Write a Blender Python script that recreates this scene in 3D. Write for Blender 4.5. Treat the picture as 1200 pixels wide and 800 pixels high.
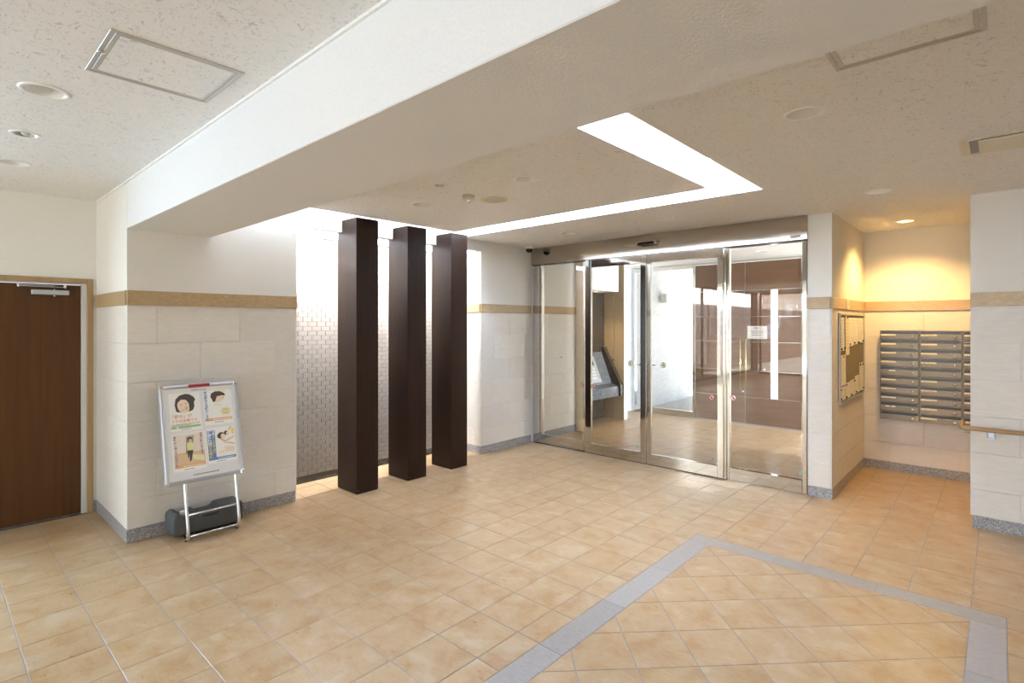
import bpy, math, random
from mathutils import Vector, Matrix
R = random.Random(7)
for o in list(bpy.data.objects): bpy.data.objects.remove(o)
SC = bpy.context.scene
COL = SC.collection

# ------------------------------------------------------------------ camera, world, sun, daylight, exposure
YAW, H, FPX, CX, HY = 0.7310, 1.654, 628.22, 609.03, 379.01
cd = bpy.data.cameras.new('camera'); cam = bpy.data.objects.new('camera', cd); COL.objects.link(cam)
cam.location = (0, 0, H); cam.rotation_euler = (math.pi/2, 0, YAW)
cd.sensor_fit = 'HORIZONTAL'; cd.sensor_width = 36; cd.lens = FPX*36/1200
cd.shift_x = -(CX-600)/1200; cd.shift_y = (HY-400)/1200; cd.clip_start = .02
SC.camera = cam

W = bpy.data.worlds.new('sky'); SC.world = W; W.use_nodes = True
W.node_tree.nodes['Background'].inputs[0].default_value = (.80, .89, 1.0, 1)
W.node_tree.nodes['Background'].inputs[1].default_value = 2.4

def sun_light(name, energy, rot, color=(1, .96, .9)):
    l = bpy.data.lights.new(name, 'SUN'); l.energy = energy; l.angle = .01; l.color = color
    o = bpy.data.objects.new(name, l); COL.objects.link(o); o.rotation_euler = rot; return o
def area_light(name, loc, rot, sx, sy, power, color):
    l = bpy.data.lights.new(name, 'AREA'); l.shape = 'RECTANGLE'; l.size = sx; l.size_y = sy
    l.energy = power; l.color = color
    o = bpy.data.objects.new(name, l); COL.objects.link(o); o.location = loc; o.rotation_euler = rot; return o
# the sun stands over +X (right of the building), so only outdoor walls catch it
sun_light('sun_offscreen', 75, (0, math.radians(52), 0))
# daylight outside the hall's left windows and glazed end (both mirrored in the glass doors) and outside the vestibule's entrance side
area_light('window_left_offscreen', (-6.95, -1.55, 1.75), (0, -math.radians(48), 0), 1.9, 2.0, 340, (.48, .72, 1))
area_light('window_back_offscreen', (-.6, -7.65, 1.3), (math.radians(108), 0, 0), 7.2, 2.3, 145, (.74, .87, 1))
area_light('entrance_side_offscreen', (3.9, 8.25, 1.3), (0, math.radians(100), 0), 2.3, 1.4, 720, (.78, .89, 1))

vs = SC.view_settings
vs.view_transform = 'Standard'; vs.look = 'None'; vs.exposure = 0.55; vs.gamma = 1; vs.use_curve_mapping = False
SC.cycles.use_denoising = True
SC.cycles.max_bounces = 10; SC.cycles.diffuse_bounces = 5; SC.cycles.glossy_bounces = 5
SC.cycles.transparent_max_bounces = 16; SC.cycles.transmission_bounces = 6
SC.cycles.sample_clamp_indirect = 40; SC.cycles.caustics_reflective = False; SC.cycles.caustics_refractive = False

# ------------------------------------------------------------------ materials
def C(h, a=1):
    h = h.lstrip('#'); v = [int(h[i:i+2], 16)/255 for i in (0, 2, 4)]
    return tuple([x/12.92 if x <= .04045 else ((x+.055)/1.055)**2.4 for x in v]+[a])
MATS = {}
class NT:
    def __init__(s, name):
        s.m = bpy.data.materials.new(name); s.m.use_nodes = True; MATS[name] = s.m
        s.t = s.m.node_tree; s.b = s.t.nodes['Principled BSDF']; s.out = s.t.nodes['Material Output']
    def n(s, typ, ins={}, **kw):
        x = s.t.nodes.new(typ)
        for k, v in kw.items(): setattr(x, k, v)
        for k, v in ins.items(): s.set(x.inputs[k], v)
        return x
    def set(s, sock, v):
        if isinstance(v, bpy.types.NodeSocket): s.t.links.new(v, sock)
        else: sock.default_value = v
    def p(s, **kw):
        nm = dict(color='Base Color', rough='Roughness', metal='Metallic', normal='Normal', spec='Specular IOR Level', emit='Emission Color', es='Emission Strength', coat='Coat Weight', coatr='Coat Roughness', aniso='Anisotropic')
        for k, v in kw.items(): s.set(s.b.inputs[nm[k]], v)
        return s
    def coord(s, scale=(1, 1, 1), kind='Object', perobj=True):
        tc = s.n('ShaderNodeTexCoord')
        mp = s.n('ShaderNodeMapping', {'Scale': scale}); s.t.links.new(tc.outputs[kind], mp.inputs['Vector'])
        if perobj:
            oi = s.n('ShaderNodeObjectInfo'); cx = s.n('ShaderNodeMath', {0: oi.outputs['Random'], 1: 57.0}, operation='MULTIPLY')
            s.set(mp.inputs['Location'], cx.outputs[0])
        return mp.outputs[0]
    def noise(s, vec, scale, detail=3, rough=.5, dist=0.):
        return s.n('ShaderNodeTexNoise', {'Vector': vec, 'Scale': scale, 'Detail': detail, 'Roughness': rough, 'Distortion': dist}).outputs['Fac']
    def ramp(s, fac, stops, interp='LINEAR'):
        r = s.n('ShaderNodeValToRGB', {'Fac': fac}); e = r.color_ramp; e.interpolation = interp
        while len(e.elements) < len(stops): e.elements.new(.5)
        for el, (p, c) in zip(e.elements, stops): el.position = p; el.color = c if len(c) == 4 else (*c, 1)
        return r.outputs[0]
    def mix(s, f, a, b, blend='MIX'):
        x = s.n('ShaderNodeMix', data_type='RGBA', blend_type=blend)
        s.set(x.inputs[0], f); s.set(x.inputs[6], a); s.set(x.inputs[7], b); return x.outputs[2]
    def bump(s, hgt, strength=.2, dist=.002):
        return s.n('ShaderNodeBump', {'Height': hgt, 'Strength': strength, 'Distance': dist}).outputs[0]
    def tint(s, col, amt):
        oi = s.n('ShaderNodeObjectInfo')
        v = s.n('ShaderNodeMapRange', {'Value': oi.outputs['Random'], 'To Min': 1-amt, 'To Max': 1+amt}).outputs[0]
        return s.n('ShaderNodeHueSaturation', {'Value': v, 'Color': col}).outputs[0]

def plain(name, col, rough=.5, metal=0., spec=.5, **kw):
    t = NT(name); t.p(color=C(col), rough=rough, metal=metal, spec=spec, **kw); return t.m
def emis(name, col, strength):
    t = NT(name); t.p(color=C('#ffffff'), emit=C(col), es=strength, rough=.6); return t.m

# floor tile: glazed, mottled sand and orange
t = NT('floor_tile'); v = t.coord()
a = t.noise(v, 6.5, 4, .5, .3); b = t.noise(t.coord((1, 2.2, 1)), 26, 4, .6, .6)
col = t.ramp(a, [(.30, C('#ae895c')), (.52, C('#b79872')), (.72, C('#c0a88a'))], 'EASE')
col = t.mix(t.ramp(b, [(.40, (0, 0, 0)), (.80, (.3, .3, .3))]), col, C('#cab79d'))
t.p(color=t.tint(col, .03), rough=t.ramp(b, [(.3, (.27,)*3), (.7, (.36,)*3)]), spec=.5, normal=t.bump(a, .04, .002))
plain('grout', '#9d9ca2', .9)
# grey border stone
t = NT('border_stone'); v = t.coord((1, 6, 1)); a = t.noise(v, 30, 4, .6, .8)
t.p(color=t.tint(t.ramp(a, [(.3, C('#9a938f')), (.7, C('#aea7a3'))]), .09), rough=.42, normal=t.bump(a, .15, .002))
# limestone
def limestone(name, dark, mid, lite, amt=.03):
    t = NT(name); v = t.coord((1.2, 1.2, 7)); a = t.noise(v, 9, 6, .65, .5); b = t.noise(t.coord((1, 1, 1.6)), 2.2, 3, .5)
    col = t.ramp(a, [(.28, C(dark)), (.5, C(mid)), (.75, C(lite))])
    col = t.mix(t.ramp(b, [(.35, (0, 0, 0)), (.7, (.35, .35, .35))]), col, C(dark))
    t.p(color=t.tint(col, amt), rough=.42, spec=.4, normal=t.bump(a, .08, .002))
limestone('limestone', '#d8d1c6', '#dfd9d0', '#e5e0d9')
limestone('sandstone_wall', '#cdb896', '#d5c3a5', '#ddcdb3', .04)
# plaster wall covering (fine woven), ceiling board, beam plaster
t = NT('plaster'); v = t.coord((1, 1, 1), perobj=False); a = t.noise(t.coord((1, 1, .35), perobj=False), 160, 3, .7)
t.p(color=t.ramp(a, [(.3, C('#e3dfd7')), (.7, C('#e8e5de'))]), rough=.85, spec=.2, normal=t.bump(a, .25, .002))
t = NT('beam_plaster'); a = t.noise(t.coord((1, 1, 1), perobj=False), 95, 4, .7)
t.p(color=t.ramp(a, [(.3, C('#e1e0de')), (.7, C('#e7e6e4'))]), rough=.9, spec=.2, normal=t.bump(a, .5, .003))
t = NT('ceiling_board'); v = t.coord((1, 1, 1), perobj=False)
w1 = t.n('ShaderNodeTexNoise', {'Vector': v, 'Scale': 9., 'Detail': 2.}).outputs['Color']
vv = t.n('ShaderNodeVectorMath', {0: v, 1: t.n('ShaderNodeVectorMath', {0: w1, 'Scale': .25}, operation='SCALE').outputs[0]}, operation='ADD').outputs[0]
f1 = t.noise(t.n('ShaderNodeMapping', {'Vector': vv, 'Scale': (1, 2.6, 1)}).outputs[0], 34, 3, .6)
f2 = t.noise(t.n('ShaderNodeMapping', {'Vector': vv, 'Scale': (2.2, 1, 1), 'Rotation': (0, 0, .5)}).outputs[0], 42, 3, .6)
fl = t.n('ShaderNodeMath', {0: t.ramp(f1, [(.60, (0, 0, 0)), (.66, (1, 1, 1))]), 1: t.ramp(f2, [(.62, (0, 0, 0)), (.68, (1, 1, 1))])}, operation='MAXIMUM').outputs[0]
t.p(color=t.mix(fl, C('#ebeae8'), C('#cecbc8')), rough=.9, spec=.15,
    normal=t.bump(t.n('ShaderNodeMath', {0: 1., 1: fl}, operation='SUBTRACT').outputs[0], .5, .002))
# travertine-coloured dado band
t = NT('band_stone'); a = t.noise(t.coord((3, 3, 9)), 8, 6, .7, 1.2)
t.p(color=t.tint(t.ramp(a, [(.30, C('#a98f67')), (.52, C('#b69c75')), (.68, C('#c4ae8a')), (.82, C('#dacdb2'))]), .04), rough=.28, spec=.5)
# granites
def granite(name, cols, scale, rough):
    t = NT(name); v = t.coord((1, 1, 1), perobj=False); a = t.noise(v, scale, 2, .8)
    b = t.n('ShaderNodeTexVoronoi', {'Vector': v, 'Scale': scale*1.3}).outputs['Color']
    bw = t.n('ShaderNodeRGBToBW', {'Color': b}).outputs[0]
    c = t.ramp(t.n('ShaderNodeMath', {0: a, 1: bw}, operation='MULTIPLY').outputs[0], [(.08, C(cols[0])), (.24, C(cols[1])), (.42, C(cols[2]))])
    t.p(color=c, rough=rough, spec=.5)
granite('granite_grey', ('#6f6d6e', '#979596', '#bcbabb'), 130, .3)
granite('granite_dark', ('#1f1a16', '#3c342c', '#675b4d'), 150, .22)
granite('granite_counter', ('#38383a', '#636467', '#97989b'), 130, .12)
# wood
def wood(name, dark, lite, scale, axis, rough, spec=.5, amt=.02, coat=0.):
    t = NT(name); s = [14, 14, 14]; s[axis] = .7
    a = t.noise(t.coord(tuple(s)), scale, 5, .62, .5); b = t.noise(t.coord(tuple(x*4 for x in s)), scale, 3, .6)
    c = t.ramp(a, [(.3, C(dark)), (.7, C(lite))]); c = t.mix(t.ramp(b, [(.45, (0, 0, 0)), (.75, (.35,)*3)]), c, C(dark))
    t.p(color=t.tint(c, amt), rough=rough, spec=spec, coat=coat, coatr=.04, normal=t.bump(b, .05, .001))
wood('door_wood', '#4a2c10', '#5a3917', 1.5, 2, .5, .3)
wood('casing_wood', '#9c7f58', '#ad8f67', 1.6, 2, .4)
wood('rail_wood', '#a58158', '#b69167', 2., 0, .35)
wood('column_wood', '#24140b', '#2e1b11', 2.2, 2, .46, .25)
wood('panel_wood', '#6a4a33', '#785840', 1.2, 0, .3, .5, .02, .25)
# metals
t = NT('polished_steel'); t.p(color=C('#d8d5d0'), metal=1, rough=.06)
t = NT('hairline_steel'); a = t.noise(t.coord((1, 1, 90), perobj=False), 8, 3, .6)
t.p(color=C('#cfc8be'), metal=1, rough=.1, normal=t.bump(a, .012, .0005))
t = NT('header_steel'); t.p(color=C('#c4bcb0'), metal=1, rough=.09)
t = NT('mailbox_steel'); a = t.noise(t.coord((2, 2, 60)), 6, 3, .6)
t.p(color=t.tint(t.ramp(a, [(.3, C('#746858')), (.7, C('#857969'))]), .05), metal=.75, rough=.38)
plain('chrome', '#e4e4e6', .12, 1.); plain('brass', '#d9c27e', .18, 1.); plain('aluminium', '#bfc0c3', .36, .7)
plain('trim_metal', '#c4bfb8', .45, .3); plain('slot_dark', '#1e2126', .25); plain('rubber', '#33322f', .7)
plain('white_enamel', '#efeeea', .35); plain('white_plastic', '#e4e2dc', .45); plain('cream_plastic', '#d9d3c2', .5)
plain('frame_white', '#cdc9c4', .45); plain('black_plastic', '#4b4c4d', .5); plain('black_gloss', '#0c0c0e', .06)
plain('lens_glass', '#cfd4d8', .08, .0, .8); plain('speaker_mesh', '#c2c1bd', .7); plain('yellowed_plastic', '#d8c386', .55)
plain('paper', '#e9e6e0', .8, 0, .2); plain('paper_cream', '#e6ddcb', .8, 0, .2); plain('ink', '#77736e', .8, 0, .1); plain('ink_faint', '#c3bcb0', .8, 0, .1); plain('ink_dark', '#3a3a40', .8, 0, .1)
plain('board_felt', '#8a8272', .95, 0, .1); plain('pin_black', '#1d1c1c', .4); plain('pin_red', '#b3261e', .4)
plain('sheet_white', '#e6e5e3', .35, 0, .4)
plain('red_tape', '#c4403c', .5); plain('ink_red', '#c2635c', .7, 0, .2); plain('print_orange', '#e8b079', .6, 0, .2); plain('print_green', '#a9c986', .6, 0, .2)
plain('print_blue', '#6c8ec0', .6, 0, .2); plain('print_navy', '#6f6da3', .6, 0, .2); plain('print_white', '#f4f3ef', .6, 0, .2); plain('print_yellow', '#ecd564', .6, 0, .2)  # orange, green, blue, navy, skin, hair prints paled: film glare put into colour
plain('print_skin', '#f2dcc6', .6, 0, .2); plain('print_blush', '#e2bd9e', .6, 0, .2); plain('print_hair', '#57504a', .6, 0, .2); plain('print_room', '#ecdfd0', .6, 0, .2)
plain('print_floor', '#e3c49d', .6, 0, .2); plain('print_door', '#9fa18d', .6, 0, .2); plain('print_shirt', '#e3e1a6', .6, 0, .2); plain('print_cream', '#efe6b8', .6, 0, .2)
plain('sticker_grey', '#7e7c80', .5); plain('sticker_lite', '#dedede', .5); plain('sticker_red', '#b5514c', .5); plain('sticker_teal', '#5cc9b6', .5); plain('sticker_yellow', '#d7c322', .5)
t = NT('brick_tile'); a = t.noise(t.coord(), 40, 4, .6)
t.p(color=t.tint(t.ramp(a, [(.3, C('#786e65')), (.7, C('#897f76'))]), .05), rough=.45, normal=t.bump(a, .15, .002))
plain('brick_grout', '#4f4a45', .9)
t = NT('white_tile_outdoor'); a = t.noise(t.coord((1, 1, 9), perobj=False), 6, 4, .6)
t.p(color=t.ramp(a, [(.3, C('#c2c4c7')), (.7, C('#dadcdf'))]), rough=.7, normal=t.bump(a, .6, .01))
plain('concrete', '#6b6965', .9); plain('house_white', '#e9e8e4', .8); plain('house_brown', '#4e3829', .8); plain('fence_brown', '#33261d', .8); plain('rail_white', '#f0f0ee', .5)
plain('paving', '#b4b2ae', .8); plain('roof_felt', '#6f6e6c', .9)
emis('lamp_tube', '#d2e4ff', 80); emis('lamp_tube_dim', '#dfebff', 30); emis('recess_diffuser', '#eaf1ff', 8.0); emis('warm_lamp', '#ffdca0', 30)
# glass: straight-through with a Schlick reflection on both faces
def glass(name, tint, r0=.045):
    t = NT(name); t.t.nodes.remove(t.b)
    g = t.n('ShaderNodeNewGeometry')
    d = t.n('ShaderNodeVectorMath', {0: g.outputs['Normal'], 1: g.outputs['Incoming']}, operation='DOT_PRODUCT').outputs['Value']
    c = t.n('ShaderNodeMath', {0: 1., 1: t.n('ShaderNodeMath', {0: d}, operation='ABSOLUTE').outputs[0]}, operation='SUBTRACT').outputs[0]
    f = t.n('ShaderNodeMath', {0: t.n('ShaderNodeMath', {0: c, 1: 5.}, operation='POWER').outputs[0], 1: 1-r0, 2: r0}, operation='MULTIPLY_ADD').outputs[0]
    tr = t.n('ShaderNodeBsdfTransparent', {'Color': tint}); gl = t.n('ShaderNodeBsdfGlossy', {'Color': (1, 1, 1, 1), 'Roughness': 0.})
    mx = t.n('ShaderNodeMixShader', {0: f, 1: tr.outputs[0], 2: gl.outputs[0]})
    t.t.links.new(mx.outputs[0], t.out.inputs[0])
glass('clear_glass', (.985, .99, .985, 1)); glass('poster_film', (.99, .99, .99, 1), .03)

# ------------------------------------------------------------------ mesh building
ORG = {}
def link(o, parent=None, world=(0, 0, 0)):
    COL.objects.link(o); ORG[o] = Vector(world)
    if parent is not None: o.parent = parent; o.location = Vector(world)-ORG[parent]
    else: o.location = world
    return o
def tag(o, label=None, cat=None, group=None, kind=None):
    if label: o['label'] = label
    if cat: o['category'] = cat
    if group: o['group'] = group
    if kind: o['kind'] = kind
    return o
def thing(name, loc, label, cat, group=None, kind=None):
    o = bpy.data.objects.new(name, None); o.empty_display_size = .05
    return tag(link(o, None, loc), label, cat, group, kind)
class MB:
    def __init__(s): s.v = []; s.f = []; s.m = []; s.mi = 0; s.sm = []
    def mat(s, i): s.mi = i; return s
    def face(s, idx, smooth=False): s.f.append(idx); s.m.append(s.mi); s.sm.append(smooth)
    def hexa(s, p):
        b = len(s.v); s.v += [tuple(q) for q in p]
        for q in ((0, 3, 2, 1), (4, 5, 6, 7), (0, 1, 5, 4), (1, 2, 6, 5), (2, 3, 7, 6), (3, 0, 4, 7)): s.face([b+i for i in q])
        return s
    def box(s, x0, y0, z0, x1, y1, z1, ch=0.):
        x0, x1 = sorted((x0, x1)); y0, y1 = sorted((y0, y1)); z0, z1 = sorted((z0, z1))
        if not ch: return s.hexa([(x0, y0, z0), (x1, y0, z0), (x1, y1, z0), (x0, y1, z0), (x0, y0, z1), (x1, y0, z1), (x1, y1, z1), (x0, y1, z1)])
        ch = min(ch, .45*min(x1-x0, y1-y0, z1-z0)); ax = ((x0, x1), (y0, y1), (z0, z1)); b = len(s.v); ix = {}
        for i in (0, 1):
            for j in (0, 1):
                for k in (0, 1):
                    for a in range(3):
                        c = [ax[0][i], ax[1][j], ax[2][k]]
                        for q, e in enumerate((i, j, k)):
                            if q != a: c[q] += ch*(1-2*e)
                        ix[i, j, k, a] = len(s.v); s.v.append(tuple(c))
        def q(l, ctr=None):
            p = [Vector(s.v[i]) for i in l]; n = (p[1]-p[0]).cross(p[2]-p[0]); m = sum(p, Vector())/len(p)
            cc = Vector(((x0+x1)/2, (y0+y1)/2, (z0+z1)/2))
            s.face(l if n.dot(m-cc) > 0 else l[::-1])
        for a in range(3):
            o1, o2 = [x for x in range(3) if x != a]
            for e in (0, 1):
                l = []
                for (u, w) in ((0, 0), (1, 0), (1, 1), (0, 1)):
                    k = [0]*3; k[a] = e; k[o1] = u; k[o2] = w; l.append(ix[(*k, a)])
                q(l)
            for u in (0, 1):
                for w in (0, 1):
                    k0 = [0]*3; k0[o1] = u; k0[o2] = w; k1 = list(k0); k1[a] = 1
                    q([ix[(*k0, o1)], ix[(*k1, o1)], ix[(*k1, o2)], ix[(*k0, o2)]])
        for i in (0, 1):
            for j in (0, 1):
                for k in (0, 1): q([ix[i, j, k, a] for a in range(3)])
        return s
    def prism(s, poly, z0, z1, ch=0., fr=None):
        """polygon (CCW seen from +z) extruded z0..z1, optional top chamfer; fr maps (a,b,c)->xyz"""
        fr = fr or (lambda a, b, c: (a, b, c)); n = len(poly); b = len(s.v)
        rings = [[(x, y, z0) for x, y in poly]]
        if ch:
            rings.append([(x, y, z1-ch) for x, y in poly]); rings.append([(x, y, z1) for x, y in inset(poly, ch)])
        else: rings.append([(x, y, z1) for x, y in poly])
        for r in rings: s.v += [fr(*p) for p in r]
        s.face([b+i for i in range(n)][::-1])
        for k in range(len(rings)-1):
            for i in range(n):
                j = (i+1) % n; s.face([b+k*n+i, b+k*n+j, b+(k+1)*n+j, b+(k+1)*n+i])
        s.face([b+(len(rings)-1)*n+i for i in range(n)]); return s
    def lathe(s, prof, o, seg=28, axis='z', closed=False, smooth=True):
        """prof: [(r, h)] from first to last; h along +axis"""
        b = len(s.v); n = len(prof); o = Vector(o)
        for k in range(seg):
            a = 2*math.pi*k/seg; ca, sa = math.cos(a), math.sin(a)
            for r, h in prof:
                p = {'z': (r*ca, r*sa, h), 'y': (r*sa, h, r*ca), 'x': (h, r*ca, r*sa)}[axis]
                s.v.append(tuple(o+Vector(p)))
        for k in range(seg):
            k2 = (k+1) % seg
            for i in range(n-1): s.face([b+k*n+i, b+k2*n+i, b+k2*n+i+1, b+k*n+i+1], smooth)
        return s
    def disc(s, o, r, axis='z', seg=24, flip=False):
        b = len(s.v); o = Vector(o)
        for k in range(seg):
            a = 2*math.pi*k/seg; p = {'z': (r*math.cos(a), r*math.sin(a), 0), 'y': (r*math.sin(a), 0, r*math.cos(a)), 'x': (0, r*math.cos(a), r*math.sin(a))}[axis]
            s.v.append(tuple(o+Vector(p)))
        l = [b+k for k in range(seg)]; s.face(l[::-1] if flip else l); return s
    def tube(s, path, r, seg=12, caps=True):
        P = [Vector(p) for p in path]; b = len(s.v); n = len(P); up = None
        for i, p in enumerate(P):
            d = ((P[i]-P[i-1]).normalized() if i else Vector())+((P[i+1]-P[i]).normalized() if i < n-1 else Vector()); d.normalize()
            if up is None: up = d.orthogonal().normalized()
            up = (up-d*up.dot(d)).normalized(); w = d.cross(up)
            for k in range(seg):
                a = 2*math.pi*k/seg; s.v.append(tuple(p+up*(r*math.cos(a))+w*(r*math.sin(a))))
        for i in range(n-1):
            for k in range(seg):
                k2 = (k+1) % seg; s.face([b+i*seg+k, b+i*seg+k2, b+(i+1)*seg+k2, b+(i+1)*seg+k], True)
        if caps:
            s.face([b+k for k in range(seg)][::-1]); s.face([b+(n-1)*seg+k for k in range(seg)])
        return s
    def raw(s, vs, fs, smooth=False):
        b = len(s.v); s.v += [tuple(p) for p in vs]
        for f in fs: s.face([b+i for i in f], smooth)
        return s
    def build(s, name, mats, parent=None, label=None, cat=None, group=None, kind=None, org=None):
        mats = mats if isinstance(mats, (list, tuple)) else [mats]
        lo = [min(p[i] for p in s.v) for i in range(3)]; hi = [max(p[i] for p in s.v) for i in range(3)]
        c = Vector(org) if org else Vector(((lo[0]+hi[0])/2, (lo[1]+hi[1])/2, lo[2]))
        me = bpy.data.meshes.new(name); me.from_pydata([(p[0]-c[0], p[1]-c[1], p[2]-c[2]) for p in s.v], [], s.f)
        for m in mats: me.materials.append(MATS[m])
        me.polygons.foreach_set('material_index', s.m); me.polygons.foreach_set('use_smooth', s.sm); me.update()
        o = bpy.data.objects.new(name, me)
        return tag(link(o, parent, c), label, cat, group, kind)
def inset(poly, d):
    n = len(poly); out = []
    for i in range(n):
        p0, p1, p2 = Vector(poly[i-1]), Vector(poly[i]), Vector(poly[(i+1) % n])
        e1 = (p1-p0).normalized(); e2 = (p2-p1).normalized(); n1 = Vector((-e1.y, e1.x)); n2 = Vector((-e2.y, e2.x))
        k = 1+n1.dot(n2); q = p1+(n1+n2)*(d/k if k > .2 else d); out.append((q.x, q.y))
    return out
def box(name, mat, b, parent=None, ch=0., **kw):
    return MB().box(*b, ch=ch).build(name, mat, parent, **kw)
def arc(c, r, a0, a1, n, fr): return [fr(c[0]+r*math.cos(a0+(a1-a0)*i/n), c[1]+r*math.sin(a0+(a1-a0)*i/n)) for i in range(n+1)]
def struct(name, mat, b, label, ch=0., cat='wall'): return box(name, mat, b, None, ch, label=label, cat=cat, kind='structure')
def instance(me, name, parent, world, rot=None):
    o = bpy.data.objects.new(name, me); link(o, parent, world)
    if rot: o.rotation_euler = rot
    return o
def project(x, y, z):
    d = -math.sin(YAW)*x+math.cos(YAW)*y; r = math.cos(YAW)*x+math.sin(YAW)*y
    if d < .1: return None
    return CX+FPX*r/d, HY-FPX*(z-H)/d
def text_geo(s, size, vertical=False, bold=0.):
    cu = bpy.data.curves.new('text', 'FONT'); cu.body = '\n'.join(s) if vertical else s; cu.size = size; cu.resolution_u = 2; cu.offset = bold
    cu.space_line = .95
    o = bpy.data.objects.new('text', cu); COL.objects.link(o)
    me = bpy.data.meshes.new_from_object(o.evaluated_get(bpy.context.evaluated_depsgraph_get()))
    vs_ = [(v.co.x, v.co.y) for v in me.vertices]; fs = [list(p.vertices) for p in me.polygons]
    bpy.data.objects.remove(o); bpy.data.curves.remove(cu); bpy.data.meshes.remove(me)
    return vs_, fs

# ------------------------------------------------------------------ dimensions
ZC, ZN = 2.70, 2.725                 # ceilings beyond and before the beam
XL, YP, YR0, YR1 = -4.892, 1.03, 2.335, 4.72   # left wall face, pillar face, light recess from/to
YG, XG0, XG1 = 5.70, -4.87, -1.385   # glazed partition
XD = -5.94                           # wall with the wooden door
XA, YM, XRP = -1.177, 7.28, -.183    # mail alcove side, mail alcove back, right pillar edge
YB = 9.06                            # far side of the vestibule
TT = .012
ROWS = [.10, .315, .61, .907, 1.203, 1.50, 1.795]
BAND = (1.795, 1.905)

# ------------------------------------------------------------------ outdoors and shell
struct('ground', 'concrete', (-40, -60, -.40, 30, 40, -.12), 'pale concrete ground outside the building', cat='ground')
struct('roof', 'roof_felt', (-6.1, -7.1, 3.06, 8.2, 11.9, 3.3), 'flat roof slab above the entrance hall, unseen and stretched out to block sun', cat='roof')  # unseen overhang past the walls, added to keep sun off openings and outdoor wall
struct('ground_paving', 'paving', (-5.24, 9.25, -.12, 4.5, 14.0, -.006), 'pale paving outside the brown double doors', cat='ground')
floor = struct('floor', 'grout', (-6.1, -7.1, -.3, 4.5, 9.25, -.0022), 'sand coloured tiled floor of the entrance hall', cat='floor')
tag(floor, 'sand and orange mottled ceramic tile floor with grey joints')

# ------------------------------------------------------------------ floor tiles
S, GX, GY, J = .3, -1.9277, 1.8335, .0048
IX0, IX1, IY0, IY1, BW = -1.775, .025, 1.072, 4.072, .15
def clip_rect(poly, x0, y0, x1, y1):
    for ax, lim, sg in ((0, x0, 1), (0, x1, -1), (1, y0, 1), (1, y1, -1)):
        out = []
        for i in range(len(poly)):
            a, b = poly[i-1], poly[i]; da, db = sg*(a[ax]-lim), sg*(b[ax]-lim)
            if (da >= 0) != (db >= 0):
                k = da/(da-db); out.append((a[0]+(b[0]-a[0])*k, a[1]+(b[1]-a[1])*k))
            if db >= 0: out.append(b)
        poly = out
        if not poly: return []
    return poly
def area2(p): return abs(sum(p[i-1][0]*p[i][1]-p[i][0]*p[i-1][1] for i in range(len(p))))/2
tiles = []           # (poly, full?, centre)
def in_room(x, y):
    if -5.42 < x < 4.4 and -7 < y < 9.06:
        if y > 7.5: return x > -5.5
        if y > 5.9: return x < 3.2
        return x < 3.2
    return XD-.05 < x < 3.2 and -7 < y < 1.1
g = J/2
for i in range(-14, 22):
    for k in range(-30, 25):
        x0, y0 = GX+i*S+g, GY+k*S+g; x1, y1 = x0+S-J, y0+S-J; cx, cy = (x0+x1)/2, (y0+y1)/2
        if not in_room(cx, cy): continue
        ox0, ox1, oy0, oy1 = IX0-g, IX1+g, IY0-g, IY1+g
        if x0 < ox1 and x1 > ox0 and y0 < oy1 and y1 > oy0:
            a, b, c, d = max(x0, ox0), min(x1, ox1), max(y0, oy0), min(y1, oy1)
            hx0, hx1, hy0, hy1 = a-x0 > .008, x1-b > .008, c-y0 > .008, y1-d > .008
            if hx0 and hy1: poly = [(x0, y0), (a, y0), (a, d), (x1, d), (x1, y1), (x0, y1)]
            elif hx1 and hy1: poly = [(b, y0), (x1, y0), (x1, y1), (x0, y1), (x0, d), (b, d)]
            elif hx0 and hy0: poly = [(x0, y0), (x1, y0), (x1, c), (a, c), (a, y1), (x0, y1)]
            elif hx1 and hy0: poly = [(x0, y0), (x1, y0), (x1, y1), (b, y1), (b, c), (x0, c)]
            elif hx0: poly = [(x0, y0), (a, y0), (a, y1), (x0, y1)]
            elif hx1: poly = [(b, y0), (x1, y0), (x1, y1), (b, y1)]
            elif hy1: poly = [(x0, d), (x1, d), (x1, y1), (x0, y1)]
            elif hy0: poly = [(x0, y0), (x1, y0), (x1, c), (x0, c)]
            else: continue
            tiles.append((poly, False))
        else: tiles.append(([(x0, y0), (x1, y0), (x1, y1), (x0, y1)], True))
q2 = 2**.5
for i in range(-8, 24):
    for k in range(-8, 24):
        a0, b0 = (i+.343)*S+g, (k+.455)*S+g; a1, b1 = a0+S-J, b0+S-J
        P = [((a-b)/q2, (a+b)/q2) for a, b in ((a0, b0), (a1, b0), (a1, b1), (a0, b1))]
        P = clip_rect(P, IX0+BW+g, IY0+BW+g, IX1-BW-g, IY1-BW-g)
        if len(P) > 2 and area2(P) > 2e-4: tiles.append((P, False))
def seen(p):
    q = [project(x, y, 0) for x, y in p]
    if any(c is None for c in q): return 0
    if all(c[0] < 0 or c[0] > 1200 or c[1] > 800 for c in q): return 0
    cx, cy = sum(x for x, y in p)/len(p), sum(y for x, y in p)/len(p)
    if cx < XL and (YP < cy < 2.4 or 4.7 < cy < 6.9): return 0
    if cx > XRP and cy > YG: return 0
    if cy > YM and cx > -1.4: return 0
    return area2(clip_rect(q, 0, 0, 1200, 800) or [(0, 0)]*3)
tiles.sort(key=lambda t_: -seen(t_[0]))
full = MB().prism([(-S/2+g, -S/2+g), (S/2-g, -S/2+g), (S/2-g, S/2-g), (-S/2+g, S/2-g)], -.0045, 0, .0010)
fullme = None
rest = MB()
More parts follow.
